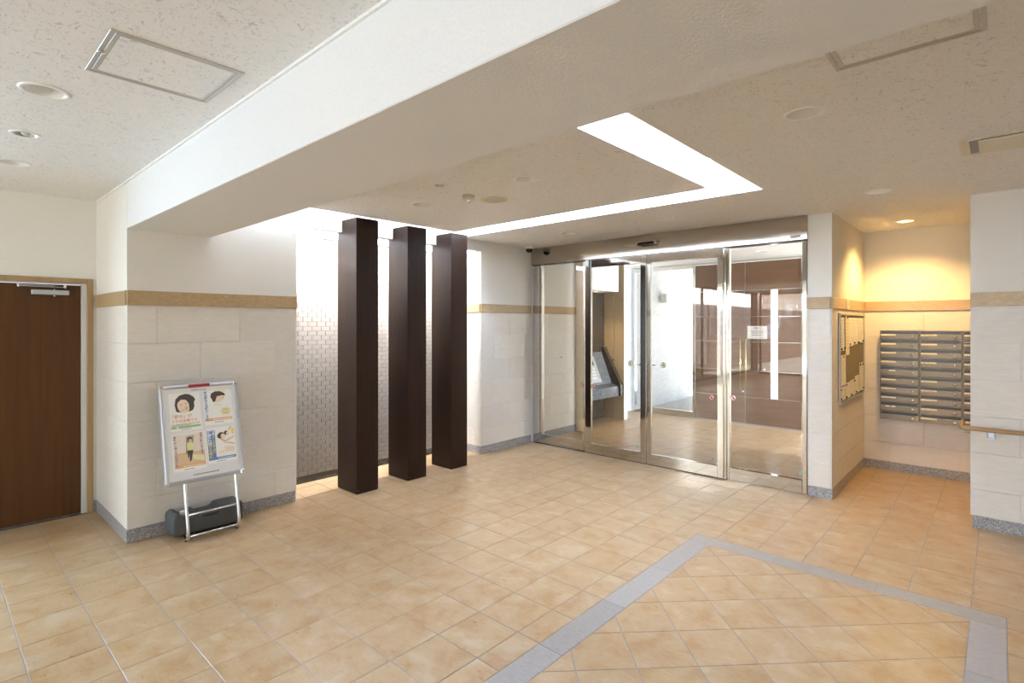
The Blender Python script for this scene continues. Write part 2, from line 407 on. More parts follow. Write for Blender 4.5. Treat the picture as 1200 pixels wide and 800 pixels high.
for n, (poly, isfull) in enumerate(tiles):
    if n < 300:
        cx, cy = sum(x for x, y in poly)/len(poly), sum(y for x, y in poly)/len(poly)
        if isfull:
            rt = (R.uniform(-1, 1)*.0012, R.uniform(-1, 1)*.0012, 0)
            if fullme is None:
                o = full.build('floor_tile', 'floor_tile', None, org=(0, 0, 0)); fullme = o.data; bpy.data.objects.remove(o)
            instance(fullme, 'floor_tile', floor, (cx, cy, 0), rt)
        else: MB().prism(poly, -.0045, 0, .0010).build('floor_tile', 'floor_tile', floor, org=(cx, cy, 0))
    else: rest.prism(poly, -.0045, 0, .0010)
rest.build('floor_tiles_far', 'floor_tile', floor, kind='stuff', org=(0, 0, 0))
# grey stone border of the diagonal field, pieces 60 cm long
pc = []
for x in (IX0, IX1-BW):
    ys = [IY0]+[2.130-.6*k for k in (1, 0)][0:0]+[1.53, 2.13, 2.73, 3.33, IY1-BW]
    for a, b in zip(ys[:-1], ys[1:]): pc.append((x, a, x+BW, b))
xs = [IX0, -1.178, -.578, IX1]
for a, b in zip(xs[:-1], xs[1:]): pc.append((a, IY1-BW, b, IY1))
for a, b in zip(xs[:-1], xs[1:]): pc.append((a+(BW if a == IX0 else 0), IY0, b-(BW if b == IX1 else 0), IY0+BW))
for (a, b, c, d) in pc:
    e = .001
    MB().prism([(a+e, b+e), (c-e, b+e), (c-e, d-e), (a+e, d-e)], -.0045, 0, .0008).build('border_stone', 'border_stone', floor)

# ------------------------------------------------------------------ tiled walls
TILE = {}
def wall_tile(parent, b, mat='limestone'):
    d = tuple(round(b[i+3]-b[i], 4) for i in range(3))
    key = d+(mat,)
    c = ((b[0]+b[3])/2, (b[1]+b[4])/2, (b[2]+b[5])/2)
    if key not in TILE:
        o = MB().box(-d[0]/2, -d[1]/2, -d[2]/2, d[0]/2, d[1]/2, d[2]/2, .0012).build('wall_tile', mat, None, org=(0, 0, 0)); TILE[key] = o.data; bpy.data.objects.remove(o)
    return instance(TILE[key], 'wall_tile', parent, c)
def cladding(parent, axis, f, n, u0, u1, first=(0., .305), length=.61, rows=ROWS, mat='limestone', ztop=None, upper='plaster', band=True):
    """tiles on the plane axis=f facing n, u along the other axis; upper wall covering above the band"""
    e = .0008
    def bx(a, b, z0, z1, t0, t1):
        lo, hi = sorted((f-n*t0, f+n*t1))
        return (lo, a, z0, hi, b, z1) if axis == 'x' else (a, lo, z0, b, hi, z1)
    for r, (z0, z1) in enumerate(zip(rows[:-1], rows[1:])):
        k = first[(len(rows)-2-r) % 2]; cuts = [u0]
        m = math.ceil((u0-k)/length-1e-6); x = k+m*length
        while x < u1-.03:
            if x > u0+.03: cuts.append(x)
            x += length
        cuts.append(u1)
        for a, b in zip(cuts[:-1], cuts[1:]): wall_tile(parent, bx(a+e, b-e, z0+e, z1-e, TT, 0), mat)
    if band: box('dado_band', 'band_stone', bx(u0, u1, BAND[0], BAND[1], TT, .012), parent, .002)
    if upper: box('wall_covering', upper, bx(u0, u1, BAND[1] if band else rows[-1], ztop or ZC+.02, TT, 0), parent)
    return parent
# pillar block between the door and the light recess
wp = struct('wall_left', 'plaster', (-6.1, YP+TT, 0, XL-TT, YR0, 3.05), 'cream limestone clad pillar wall behind the poster stand')
cladding(wp, 'x', XL, 1, YP, YR0, (1.223, 1.528))
cladding(wp, 'y', YP, -1, XD, XL-TT, (-5.20, -5.505), ztop=ZN)
# block between recess and partition, and the vestibule side behind the glass
wl = struct('wall_left_inner', 'plaster', (-5.9, YR1+TT, 0, XL-TT, 6.75, 3.05), 'cream limestone clad wall between the brick recess and glass doors')
cladding(wl, 'x', XL, 1, YR1, YG-.01, (5.25, 4.945))
cladding(wl, 'y', YR1, -1, -5.39, XL-TT, (-5.2, -5.0), ztop=2.6)
cladding(wl, 'x', XL, 1, YG+.05, 6.75, (6.1, 6.4))
# light recess: brick wall, luminous ceiling, lintel
wr = struct('wall_recess', 'brick_grout', (-5.9, YR0, 0, -5.386, YR1, 3.05), 'wall of pale brick tiles in the lit recess behind the columns')
struct('wall_lintel', 'plaster', (-4.99, YR0, 2.565, XL, YR1, 3.05), 'white lintel over the recess with the brown columns')
bw, bh, pw, ph = .097, .045, .1005, .0485
bl = []
for r in range(52):
    z0 = 2.545-(r+1)*ph+.0015
    if z0 < .03: break
    y = YR0-.05+(.05 if r % 2 else 0.)+.0
    while y < YR1:
        a, b = max(y, YR0+.001), min(y+bw, YR1-.001)
        if b-a > .012: bl.append((a, b, z0, z0+bh))
        y += pw
def bseen(b):
    q = project(-5.38, (b[0]+b[1])/2, (b[2]+b[3])/2); x = q[0]
    vis = 348 < x < 395 or 443 < x < 455 or 500 < x < 506
    return (1 if vis else 0, 1/(1+abs(x-348)))
bl.sort(key=bseen, reverse=True)
BR = {}; rest = MB()
for n, (a, b, z0, z1) in enumerate(bl):
    if n < 300:
        d = round(b-a, 4)
        if d not in BR:
            o = MB().box(-5.39+5.38, -d/2, -bh/2, 0, d/2, bh/2, .0015).build('brick', 'brick_tile', None, org=(0, 0, 0)); BR[d] = o.data; bpy.data.objects.remove(o)
        instance(BR[d], 'brick', wr, (-5.38+R.uniform(-.0006, .0006), (a+b)/2, (z0+z1)/2))
    else: rest.box(-5.39, a, z0, -5.38, b, z1)
rest.build('bricks_hidden', 'brick_tile', wr, kind='stuff')
box('base_strip', 'granite_dark', (-5.39, YR0, 0, -5.372, YR1, .022), wr)
lp = thing('recess_light', (-5.185, 3.53, 2.575), 'long luminous white panel in the top of the brick recess', 'light')
box('diffuser', 'recess_diffuser', (-5.384, YR0+.004, 2.566, -4.991, YR1-.004, 2.583), lp)
wash = area_light('wall_washer', (-5.02, (YR0+YR1)/2, 2.55), (0, math.radians(38), 0), .05, 2.3, 90, (.90, .95, 1)); wash.data.spread = math.radians(120)
box('housing', 'white_enamel', (-5.384, YR0+.01, 2.583, -4.992, YR1-.01, 2.66), lp)
# door wall, hall end, right side, outer walls
wd = struct('wall_door', 'plaster', (-6.1, .99, 0, XD, 1.06, 3.05), 'off white wall with the brown wooden door')
MB().box(-6.1, .045, 2.0, XD, .99, 3.05).box(-6.1, -.55, 0, XD, .02, 3.05).box(-6.1, .02, 2.0, XD, .045, 3.05).build('wall_covering', 'plaster', wd)
wx = struct('wall_left_rear', 'plaster', (-6.1, -7.1, 2.66, XD, -.55, 3.05), 'wall head above the windows of the hall')
struct('wall_left_sill', 'plaster', (-6.1, -7.1, -.2, XD, -.55, .12), 'low sill wall under the hall windows')
struct('wall_back', 'plaster', (-5.94, -7.1, 2.66, 3.2, -6.95, 3.05), 'wall head above the glazed end of the hall')
struct('wall_right', 'plaster', (3.2, -7.1, -.2, 3.4, 5.85, 3.05), 'plain off white wall on the right of the hall')
wq = struct('wall_right_pillar', 'plaster', (XRP+TT, YG+TT, 0, 3.3, 5.98, 3.05), 'pale limestone clad pillar with the wooden handrail')
cladding(wq, 'y', YG, -1, XRP, 3.19, (.422, .117))
ws = struct('wall_front', 'plaster', (XG1, YG+TT, 0, XA-TT, 7.45, 3.05), 'narrow limestone clad wall between glass doors and mail alcove')
cladding(ws, 'y', YG, -1, XG1+.002, XA-TT, (-1.0, -.9))
cladding(ws, 'x', XA, 1, YG, YM, (6.1, 6.4))
wm = struct('wall_alcove', 'plaster', (XA-TT, YM+TT, 0, 3.3, 7.45, 3.05), 'warm lit limestone clad back wall of the mail alcove')
cladding(wm, 'y', YM, -1, XA, 1.6, (-.62, -.315))
struct('wall_alcove_side', 'plaster', (1.6, 5.98, 0, 1.8, YM+.05, 3.05), 'side wall closing the mail alcove')
# vestibule beyond the glass
wv = struct('wall_vestibule', 'plaster', (-5.6, 8.05+TT, 0, -4.822, 8.16, 3.05), 'sandstone tiled wall end beside the intercom niche')
cladding(wv, 'y', 8.05, -1, -5.22, -4.81, (-5.01, -5.01), .2, [0, .3, .6, .9, 1.2, 1.5, 1.8, 2.1, 2.4, 2.72], 'sandstone_wall', band=False, upper=None)
wall_tile(wv, (-4.822, 8.05, .002, -4.81, 8.16, 2.72), 'limestone')
wn = struct('wall_niche', 'granite_dark', (-5.6, 6.75, 0, -5.21, 8.062, 3.05), 'dark granite back wall of the intercom niche')
MB().box(-5.0, 6.752, 0, -4.735, 6.9, 2.72, .003).build('pilaster', 'sandstone_wall', wl)
struct('wall_outdoor', 'white_tile_outdoor', (-5.7, 8.16, -.2, -5.24, 11.75, 3.06), 'sunlit white split face tile wall outside the far glass')
struct('wall_far', 'plaster', (-2.262, YB, 0, 3.0, YB+.15, 3.05), 'wall right of the brown double doors')
struct('ceiling_bulkhead', 'plaster', (-5.21, 6.9, 2.19, -4.83, 7.9, 2.72), 'white bulkhead box above the intercom counter', cat='ceiling')

# ------------------------------------------------------------------ ceilings with cut-outs for the lamps
def cut(o, cutter):
    m = o.modifiers.new('cut', 'BOOLEAN'); m.operation = 'DIFFERENCE'; m.object = cutter; m.solver = 'EXACT'
    me = bpy.data.meshes.new_from_object(o.evaluated_get(bpy.context.evaluated_depsgraph_get()))
    o.modifiers.clear(); old = o.data; o.data = me; bpy.data.meshes.remove(old); bpy.data.objects.remove(cutter)
DL = [  # x, y, z, radius, kind
 (-3.275, .378, ZN, .080, 'open', 'beside the access hatch before the beam'), (-4.884, .403, ZN, .080, 'open', 'nearest the wooden door'),
 (-.729, 2.931, ZC, .080, 'open', 'right of the light slot, next to the small access hatch'), (-.722, 5.047, ZC, .080, 'open', 'in front of the mail alcove'),
 (-3.782, 2.930, ZC, .080, 'open', 'in the dropped panel close to the brown columns'), (-2.559, 2.928, ZC, .080, 'open', 'in the dropped panel beside the round speaker'),
 (-2.511, 4.983, ZC, .080, 'open', 'above the middle of the glass doors'), (-3.72, 4.989, ZC, .080, 'open', 'above the glass doors towards the brick recess'),
 (-.723, 6.707, ZC, .075, 'warm', 'glowing warm in the mail alcove'), (-2.571, 8.10, ZC, .080, 'open', 'inside the vestibule behind the glass'),
 (-4.105, .391, ZN, .055, 'spot', 'between the two downlights before the beam'), (-3.157, 2.617, ZC, .045, 'spot', 'in the dropped panel near the sprinkler'),
]
def ceiling(name, boxes, holes, label):
    mb = MB()
    for b in boxes: mb.box(*b)
    o = mb.build(name, 'ceiling_board', None, label, 'ceiling', kind='structure')
    if holes:
        c = MB()
        for x, y, z, r, dep in holes:
            n = 28; c.prism([(x+r*math.cos(6.28318*k/n), y+r*math.sin(6.28318*k/n)) for k in range(n)], z-.05, z+dep)
        cut(o, c.build('cutter', 'grout', None))
    return o
CH = lambda sel: [(x, y, z, r, .13) for x, y, z, r, k, l in DL if sel(x, y)]
ceiling('ceiling_near', [(-6.0, -7.0, ZN, 3.3, YP+.02, ZN+.25)], CH(lambda x, y: y < 1), 'white fissured ceiling before the beam')
XS0, XS1, XS2, YS1, YS2 = -4.64, -1.685, -1.38, 4.057, 4.375
ceiling('ceiling_panel', [(XS0, 1.58, ZC, XS1, YS1, ZC+.26)], CH(lambda x, y: XS0 < x < XS1 and 1.6 < y < YS1), 'dropped ceiling panel framed by the light slot')
ceiling('ceiling_right', [(XS2, 1.58, ZC, 3.3, YS2, 3.02)], CH(lambda x, y: x > XS2 and 1.6 < y < YS2)+[], 'fissured white ceiling right of the light slot')
ceiling('ceiling_far', [(-5.3, YS2, ZC, 3.3, 9.25, 3.02)], CH(lambda x, y: y > YS2), 'fissured white ceiling above the glass doors and mail alcove')
struct('ceiling_lid', 'white_enamel', (-5.0, 1.58, 3.02, -1.2, 4.5, 3.06), 'white lid closing the light slot above the panel', cat='ceiling')
struct('beam', 'beam_plaster', (XL, YP, 2.37, 3.3, 1.605, 3.05), 'broad white plastered ceiling beam', ch=.004, cat='beam')
struct('trim_1', 'white_enamel', (-5.9, YP-.012, ZN-.012, 3.2, YP, ZN), 'thin white edge trim between ceiling and beam', cat='trim')

def cove_lamp(a, b, label, mat='lamp_tube'):
    c = tuple((p+q)/2 for p, q in zip(a, b)); t_ = thing('cove_lamp', (c[0], c[1], 2.965), label, 'lamp', 'tube lamps in the ceiling slot')
    MB().tube([a, b], .016, 12).build('tube', mat, t_)
    ax = 0 if abs(a[0]-b[0]) > abs(a[1]-b[1]) else 1
    w = [.03, .03]; w[ax] = abs(a[ax]-b[ax])/2+.02
    box('holder', 'white_enamel', (c[0]-w[0], c[1]-w[1], 2.99, c[0]+w[0], c[1]+w[1], 3.02), t_)
cove_lamp((-4.76, 1.72, 2.965), (-4.76, 4.1, 2.965), 'white tube lamp hidden in the slot above the brown columns', 'lamp_tube_dim')
cove_lamp((-1.52, 1.72, 2.965), (-1.52, 4.1, 2.965), 'white tube lamp hidden in the slot on the mail alcove side')
cove_lamp((-4.55, 4.21, 2.965), (-1.65, 4.21, 2.965), 'white tube lamp hidden in the slot facing the glass doors')

# ------------------------------------------------------------------ baseboards and corner trims
BH = .10
def base(name, b, label): struct(name, 'granite_grey', b, label, .002, 'baseboard')
base('baseboard_left', (XL-.02, YP-.004, 0, XL+.004, YR0-.012, BH), 'grey speckled granite baseboard of the pillar behind the stand')
base('baseboard_pillar', (XD, YP-.004, 0, XL-.02, YP+.02, BH), 'grey granite baseboard on the pillar side by the wooden door')
base('baseboard_door', (XD, 1.006, 0, XD+.012, YP-.004, BH), 'short piece of granite baseboard beside the door frame')
base('baseboard_inner', (XL-.02, YR1-.004, 0, XL+.004, YG-.012, BH), 'grey granite baseboard between brick recess and glass doors')
base('baseboard_recess', (-5.37, YR1-.004, 0, XL-.02, YR1+.02, BH), 'grey granite baseboard in the end of the recess')
base('baseboard_vestibule', (XL-.02, YG+.06, 0, XL+.006, 6.75, BH), 'grey granite baseboard seen through the left glass pane')
base('baseboard_front', (XG1+.004, YG-.004, 0, XA+.004, YG+.02, BH), 'grey granite baseboard of the narrow wall by the glass')
base('baseboard_alcove_left', (XA-.02, YG+.02, 0, XA+.004, YM, BH), 'granite baseboard under the notice board')
base('baseboard_alcove', (XA+.004, YM-.004, 0, 1.6, YM+.02, BH), 'granite baseboard under the mailboxes')
base('baseboard_right', (XRP+.012, YG-.004, 0, 3.2, YG+.02, BH), 'grey granite baseboard under the handrail')

# ------------------------------------------------------------------ brown columns
for i, (y0, lab) in enumerate(((2.80, 'dark brown square wooden column next to the poster stand pillar'), (3.402, 'dark brown square wooden column standing between two others'), (4.0, 'dark brown square wooden column closest to the glass doors'))):
    c = thing('square_column', (-4.80, y0+.125, 0), lab, 'column', 'three brown columns before the brick recess')
    box('shaft', 'column_wood', (-4.978, y0, .006, -4.628, y0+.245, 2.682), c, .0025)
    box('base_plate', 'rubber', (-4.972, y0+.006, 0, -4.634, y0+.239, .006), c)
    for dy in (.02, .225): MB().lathe([(0, .0035), (.004, .002), (.004, 0)], (-4.628, y0+dy, .035), 10, 'x').build('screw_cap', 'brass', c)

# ------------------------------------------------------------------ wooden door with closer
d1 = thing('door_1', (XD, .485, 0), 'brown wooden door with a steel closer in a timber casing', 'door', kind='structure')
MB().box(XD-.03, .962, 0, XD+.016, 1.004, 2.043, .002).box(XD-.03, .02, 2.0, XD+.016, .962, 2.043, .002).box(XD-.03, -.035, 0, XD+.016, .02, 2.043, .002).build('casing', 'casing_wood', d1)
MB().box(XD-.05, .925, 0, XD+.004, .962, 2.0, .002).box(XD-.05, .02, 1.988, XD+.004, .925, 2.0, .002).box(XD-.05, .02, 0, XD+.004, .047, 1.988, .002).build('jamb', 'frame_white', d1)
leaf = box('leaf', 'door_wood', (XD-.055, .05, .012, XD-.015, .922, 1.985), d1, .002)
kn = MB(); kn.lathe([(0, .05), (.02, .048), (.024, .035), (.010, .02), (.010, .006), (.026, .005), (.026, 0)], (XD-.015, .12, 1.0), 20, 'x'); kn.build('knob', 'chrome', leaf)
cl = box('closer_body', 'aluminium', (XD-.015, .60, 1.895, XD+.028, .84, 1.935), d1, .004)
MB().lathe([(0, -.008), (.010, -.008), (.010, .056), (0, .056)], (XD+.006, .745, 1.888), 14).build('spindle', 'chrome', cl)
am = MB(); am.box(XD+.0, .515, 1.958, XD+.014, .82, 1.966, .002); am.box(XD-.004, .53, 1.968, XD+.012, .75, 1.976, .002); am.lathe([(0, 0), (.011, 0), (.011, .03), (0, .03)], (XD+.006, .522, 1.952), 14); am.lathe([(0, 0), (.011, 0), (.011, .03), (0, .03)], (XD+.006, .815, 1.952), 14)
am.build('closer_arm', 'chrome', d1)
box('threshold', 'granite_dark', (XD-.06, .02, -.004, XD+.004, .962, .008), d1)

# ------------------------------------------------------------------ automatic glass doors
d2 = thing('door_2', (-3.13, YG, 0), 'automatic sliding glass doors in polished steel with fixed side panes', 'door', kind='structure')
hd = box('header', 'header_steel', (XG0-.02, YG-.012, 2.466, XG1, YG+.16, ZC), d2, .002)
MB().box(XG0, YG-.014, 2.458, XG1, YG+.06, 2.468).build('header_lip', 'slot_dark', hd)
box('end_cover', 'header_steel', (XG1-.035, YG-.018, 2.468, XG1-.001, YG-.011, ZC-.002), hd)
wt = box('warning_label', 'paper', (-1.535, YG-.0135, 2.484, -1.44, YG-.0118, 2.514), hd)
MB().box(-1.525, YG-.0142, 2.502, -1.45, YG-.0134, 2.507).box(-1.525, YG-.0142, 2.492, -1.47, YG-.0134, 2.497).build('print', 'ink', wt)
PS, HS = 'polished_steel', 'hairline_steel'
def fixed(name, x0, x1, j0, j1, z1):
    f = MB().box(x0, YG+.015, 0, j0, YG+.07, z1, .003).box(j1, YG+.015, 0, x1, YG+.07, z1, .003).box(j0, YG+.012, 0, j1, YG+.072, .128, .003)
    f = f.build(name, PS, d2); box('glass', 'clear_glass', (j0, YG+.038, .128, j1, YG+.048, z1), f); return f
f1 = fixed('fixed_pane', XG0, -4.0, -4.715, -4.02, 2.458)
box('stile_bead', 'rubber', (-4.748, YG+.012, .128, -4.742, YG+.0155, 2.45), f1)
f2 = fixed('fixed_pane', -2.205, XG1, -2.14, -1.435, 2.458)
box('post_edge', HS, (-2.200, YG-.005, .0, -2.165, YG+.014, 2.458), f2, .003)
for (x0, x1) in ((-1.43, -1.39),): box('jamb_plate', PS, (x0, YG-.004, .0, x1, YG+.014, 2.458), f2, .003)
box('floor_track', 'slot_dark', (XG0+.02, YG-.012, -.004, -2.16, YG+.03, .003), d2)
def leafm(x0, x1, s0, s1):
    y0, y1 = YG-.028, YG+.008
    f = MB().box(x0, y0, .010, s0, y1, 2.462, .003).box(s1, y0, .010, x1, y1, 2.462, .003).box(s0, y0+.001, .010, s1, y1-.001, .135, .003).box(s0, y0+.001, 2.365, s1, y1-.001, 2.462, .003).build('sliding_leaf', PS, d2)
    box('glass', 'clear_glass', (s0, YG-.015, .135, s1, YG-.005, 2.365), f)
    box('brush', 'rubber', (x0+.01, YG-.02, .001, x1-.01, YG, .010), f); return f
LA = leafm(-3.965, -3.098, -3.872, -3.172); LB = leafm(-3.092, -2.19, -3.035, -2.252)
YS = YG-.0158
def warn(leaf, x, z, side):
    s = MB().disc((x, YS, z), .034, 'y', 24, True).build('warning_sticker', 'sticker_grey', leaf)
    MB().disc((x, YS-.0004, z), .028, 'y', 24, True).build('disc', 'sticker_lite', s)
    MB().raw([(x-.024, YS-.0008, z-.014), (x+.024, YS-.0008, z-.014), (x, YS-.0008, z+.026)], [(0, 1, 2)]).build('triangle', 'sticker_yellow', s)
    MB().raw([(x-.004, YS-.0012, z-.008), (x+.004, YS-.0012, z-.008), (x+.004, YS-.0012, z+.014), (x-.004, YS-.0012, z+.014)], [(0, 1, 2, 3)]).build('mark', 'ink_dark', s)
    a, b = (x+.05, x+.145) if side > 0 else (x-.145, x-.05)
    s = box('text_sticker', 'sticker_lite', (a, YS-.0004, z-.019, b, YS, z+.003), leaf)
    m = (a+b)/2; u0, u1 = (m, b-.006) if side > 0 else (a+.006, m)
    box('print', 'ink_dark', (u0, YS-.0008, z-.014, u1, YS-.0004, z-.002), s)
warn(LA, -3.312, 1.175, 1); warn(LB, -2.885, 1.178, -1)
def noentry(leaf, x, z, y):
    s = MB().lathe([(.031, 0), (.024, 0)], (x, y, z), 24, 'y').build('prohibition_sticker', 'sticker_red', leaf)
    b = MB().disc((x, y+.0004, z), .025, 'y', 20, True).build('disc', 'sticker_lite', s)
    MB().raw([(x-.021, y-.0004, z+.013), (x-.013, y-.0004, z+.021), (x+.021, y-.0004, z-.013), (x+.013, y-.0004, z-.021)], [(0, 3, 2, 1)]).build('bar', 'sticker_red', s)
    MB().raw([(x-.008, y-.0002, z-.016), (x+.006, y-.0002, z-.016), (x+.006, y-.0002, z+.012), (x-.008, y-.0002, z+.012)], [(0, 1, 2, 3)]).build('pictogram', 'ink_dark', s)
noentry(f1, -4.045, .858, YG+.0372); noentry(LA, -3.842, .858, YS); noentry(LB, -2.318, .858, YS); noentry(f2, -2.105, .868, YG+.0372)
for leaf, x, y in ((LA, -3.215, YS), (LB, -2.31, YS), (f2, -1.46, YG+.0372), (f1, -4.05, YG+.0372)):
    MB().raw([(x-.008, y, .185), (x+.006, y, .179), (x+.012, y, .199), (x+.002, y, .212), (x-.004, y, .198)], [(0, 1, 2, 3, 4)]).build('teal_mark', 'sticker_teal', leaf)
se = thing('door_sensor', (-3.09, YG-.05, 2.585), 'silver and black motion sensor on the glass door header', 'sensor')
MB().box(-3.215, YG-.062, 2.578, -2.95, YG-.013, 2.618, .008).build('housing', 'chrome', se)
MB().prism([(-3.18, 2.572), (-2.985, 2.572), (-2.97, 2.59), (-2.99, 2.606), (-3.17, 2.606), (-3.195, 2.59)], 0, .018, .004, lambda a, b, c: (a, YG-.06-c, b)).build('lens', 'black_gloss', se)
MB().lathe([(0, .004), (.006, .003), (.007, 0)], (-3.172, YG-.077, 2.586), 10, 'y').build('indicator', 'print_blue', se)

# ------------------------------------------------------------------ dome camera
dc = thing('dome_camera', (-4.76, 5.50, ZC), 'small dome camera on the ceiling corner by the glass doors', 'camera')
MB().lathe([(0, 0), (.062, 0), (.062, -.030), (.056, -.036), (.047, -.036)], (-4.76, 5.50, ZC), 28).build('base', 'white_plastic', dc)
MB().lathe([(.047, -.034), (.046, -.048), (.039, -.066), (.026, -.078), (.012, -.083), (0, -.084)], (-4.76, 5.50, ZC), 28).build('dome', 'black_gloss', dc)

# ------------------------------------------------------------------ brown double doors of the vestibule
d3 = thing('door_3', (-3.13, YB, 0), 'brown wooden double doors with steel strips and slit windows', 'door', kind='structure')
ST = [0.012, .450, .880, 1.352, 1.768, 2.200, 2.665]
for sx, (x0, x1, w0, w1, hx) in enumerate(((-3.972, -3.136, -3.60, -3.50, -3.195), (-3.126, -2.290, -2.735, -2.63, -3.105))):
    lf = MB().box(x0, YB+.004, .012, w0, YB+.04, 2.665).box(w1, YB+.004, .012, x1, YB+.04, 2.665).box(w0, YB+.004, .012, w1, YB+.04, ST[1]).box(w0, YB+.004, ST[5], w1, YB+.04, 2.665).build('leaf', 'panel_wood', d3)
    for k in range(6):
        z0, z1 = ST[k]+.004, ST[k+1]-.004
        for a, b in (((x0, w0), (w1, x1)) if 1 <= k <= 4 else ((x0, x1),)):
            box('board', 'panel_wood', (a+.001, YB-.006, z0, b-.001, YB+.004, z1), lf, .001)
    for k in range(1, 6):
        for a, b in (((x0, w0), (w1, x1)) if 2 <= k <= 4 else ((x0, x1),)):
            box('metal_strip', 'chrome', (a+.001, YB-.0045, ST[k]-.004, b-.001, YB+.0042, ST[k]+.004), lf)
    box('slit_pane', 'clear_glass', (w0, YB+.015, ST[1], w1, YB+.021, ST[5]), lf)
    h_ = MB().tube([(hx, YB-.05, .575), (hx, YB-.05, 1.405)], .011, 12)
    for z in (.66, 1.32): h_.tube([(hx, YB-.05, z), (hx, YB-.005, z)], .008, 8)
    h_.build('pull_handle', 'brass', lf)
    MB().lathe([(0, -.012), (.014, -.012), (.018, -.006), (.018, 0)], (hx+(.03 if sx == 0 else .27), YB-.006, .535 if sx == 0 else .915), 16, 'y').build('lock_cylinder', 'chrome', lf)
MB().box(-4.03, YB-.02, 0, -3.976, YB+.06, 2.70, .003).build('frame_post', PS, d3)
MB().box(-2.286, YB-.02, 0, -2.262, YB+.06, 2.70, .003).build('frame_post', PS, d3)
MB().box(-3.976, YB-.02, 2.668, -2.286, YB+.06, 2.70, .003).build('frame_head', PS, d3)
box('meeting_strip', PS, (-3.1345, YB-.004, .012, -3.1275, YB+.03, 2.664), d3)
nt = thing('door_notice', (-2.94, YB-.007, 1.41), 'white paper notice with red heading on the brown double door', 'notice')
box('sheet', 'paper', (-3.095, YB-.0085, 1.405, -2.785, YB-.0068, 1.615), nt)
vs_, fs = text_geo('お願い', .036, bold=.0006); MB().raw([(-2.995+x, YB-.0092, 1.568+y) for x, y in vs_], fs).build('heading', 'ink_red', nt)
for z, a, b in ((1.53, -3.045, -2.835), (1.502, -3.03, -2.835), (1.466, -3.02, -2.86), (1.425, -2.89, -2.845)):
    ln = MB(); x = a
    while x < b: w = R.uniform(.012, .03); ln.box(x, YB-.0091, z-.004, min(x+w, b), YB-.0084, z+.005); x += w+.006
    ln.build('text_line', 'ink', nt)
w1_ = thing('window_1', (-4.42, YB, 0), 'steel framed glass side pane looking out on the white wall', 'window', kind='structure')
MB().box(-5.24, YB-.02, 0, -5.17, YB+.05, 2.7, .003).box(-5.17, YB-.02, .012, -4.03, YB+.05, .105, .003).box(-5.17, YB-.02, 2.62, -4.03, YB+.05, 2.7, .003).build('frame', PS, w1_)
box('glass', 'clear_glass', (-5.17, YB+.012, .105, -4.03, YB+.022, 2.62), w1_)
for x, y, z, ax in ((-5.24, 11.38, .76, 'x'),):
    o = thing('wall_fitting', (x, y, z), 'small round steel fitting on the sunlit white wall', 'fitting')
    MB().lathe([(0, .02), (.03, .018), (.04, 0)], (x, y, z), 16, 'x').build('cap', 'chrome', o)
wl_ = thing('wall_lamp', (-5.17, 10.25, 2.16), 'white box lamp on the sunlit outdoor wall', 'lamp')
box('shade', 'white_plastic', (-5.20, 10.16, 2.08, -5.08, 10.34, 2.27), wl_, .008); box('bracket', 'aluminium', (-5.24, 10.21, 2.12, -5.20, 10.29, 2.23), wl_)

# hall windows behind the camera
w2 = thing('window_2', (XD-.06, -3.75, .12), 'tall framed windows in the left side of the hall', 'window', kind='structure')
mf = MB()
for y, y2 in ((-6.95, -6.46), (-4.38, -4.05), (-2.72, -2.66), (-.6, -.54)): mf.box(XD-.09, y, .12, XD-.03, y2, 2.66)
mf.box(XD-.09, -6.95, .12, XD-.03, -.54, .18).box(XD-.09, -6.95, 2.6, XD-.03, -.54, 2.66); mf.build('frame', 'slot_dark', w2)
for a, b in ((-6.46, -4.38), (-4.05, -2.72), (-2.66, -.6)): box('pane', 'clear_glass', (XD-.064, a, .18, XD-.056, b, 2.6), w2)
w3 = thing('window_3', (-1.3, -7.03, 0), 'glazed end wall of the hall with dark frames', 'window', kind='structure')
mf = MB()
for x in (-5.94, -4.4, -2.8, -1.2, .4, 2.0, 3.14): mf.box(x, -7.06, 0, x+.06, -7.0, 2.66)
mf.box(-5.94, -7.06, 0, 3.2, -7.0, .06).box(-5.94, -7.06, 2.6, 3.2, -7.0, 2.66); mf.build('frame', 'slot_dark', w3)
xx = (-5.94, -4.4, -2.8, -1.2, .4, 2.0, 3.14)
for a, b in zip(xx[:-1], xx[1:]): box('pane', 'clear_glass', (a+.06, -7.034, .06, b, -7.026, 2.6), w3)

# houses across the yard, seen only mirrored in the glass doors
gw = thing('yard_wall', (-8.05, -10, -.12), 'dark brown yard wall across from the hall windows', 'wall'); MB().box(-8.1, -24, -.12, -8.0, -.5, 2.34, .005).build('wall', 'fence_brown', gw); MB().box(-8.13, -24, 2.3, -7.97, -.5, 2.36, .005).build('coping', 'concrete', gw)
hw = thing('white_house', (-11.5, -12, -.12), 'white sunlit house behind the yard wall', 'house')
MB().box(-13, -15.7, -.12, -9.0, -8.0, 6.5).build('walls', 'house_white', hw)
MB().box(-13.2, -15.8, 6.5, -8.8, -7.8, 6.7).build('roof', 'roof_felt', hw)
for y in (-14.2, -11.0): box('window', 'slot_dark', (-9.01, y, 3.9, -8.98, y+1.2, 5.0), hw)
hb = thing('brown_house', (-11.5, -21, -.12), 'brown house with a white railing stair behind the yard wall', 'house')
MB().box(-13, -32, -.12, -10.0, -15.95, 6.5).build('walls', 'house_brown', hb)
MB().box(-10.0, -28, 2.2, -9.0, -15.9, 2.45).build('landing', 'house_white', hb)
for k in range(34): box('baluster', 'rail_white', (-9.05, -16.0-k*.35, 2.45, -9.01, -15.96-k*.35, 3.6), hb)
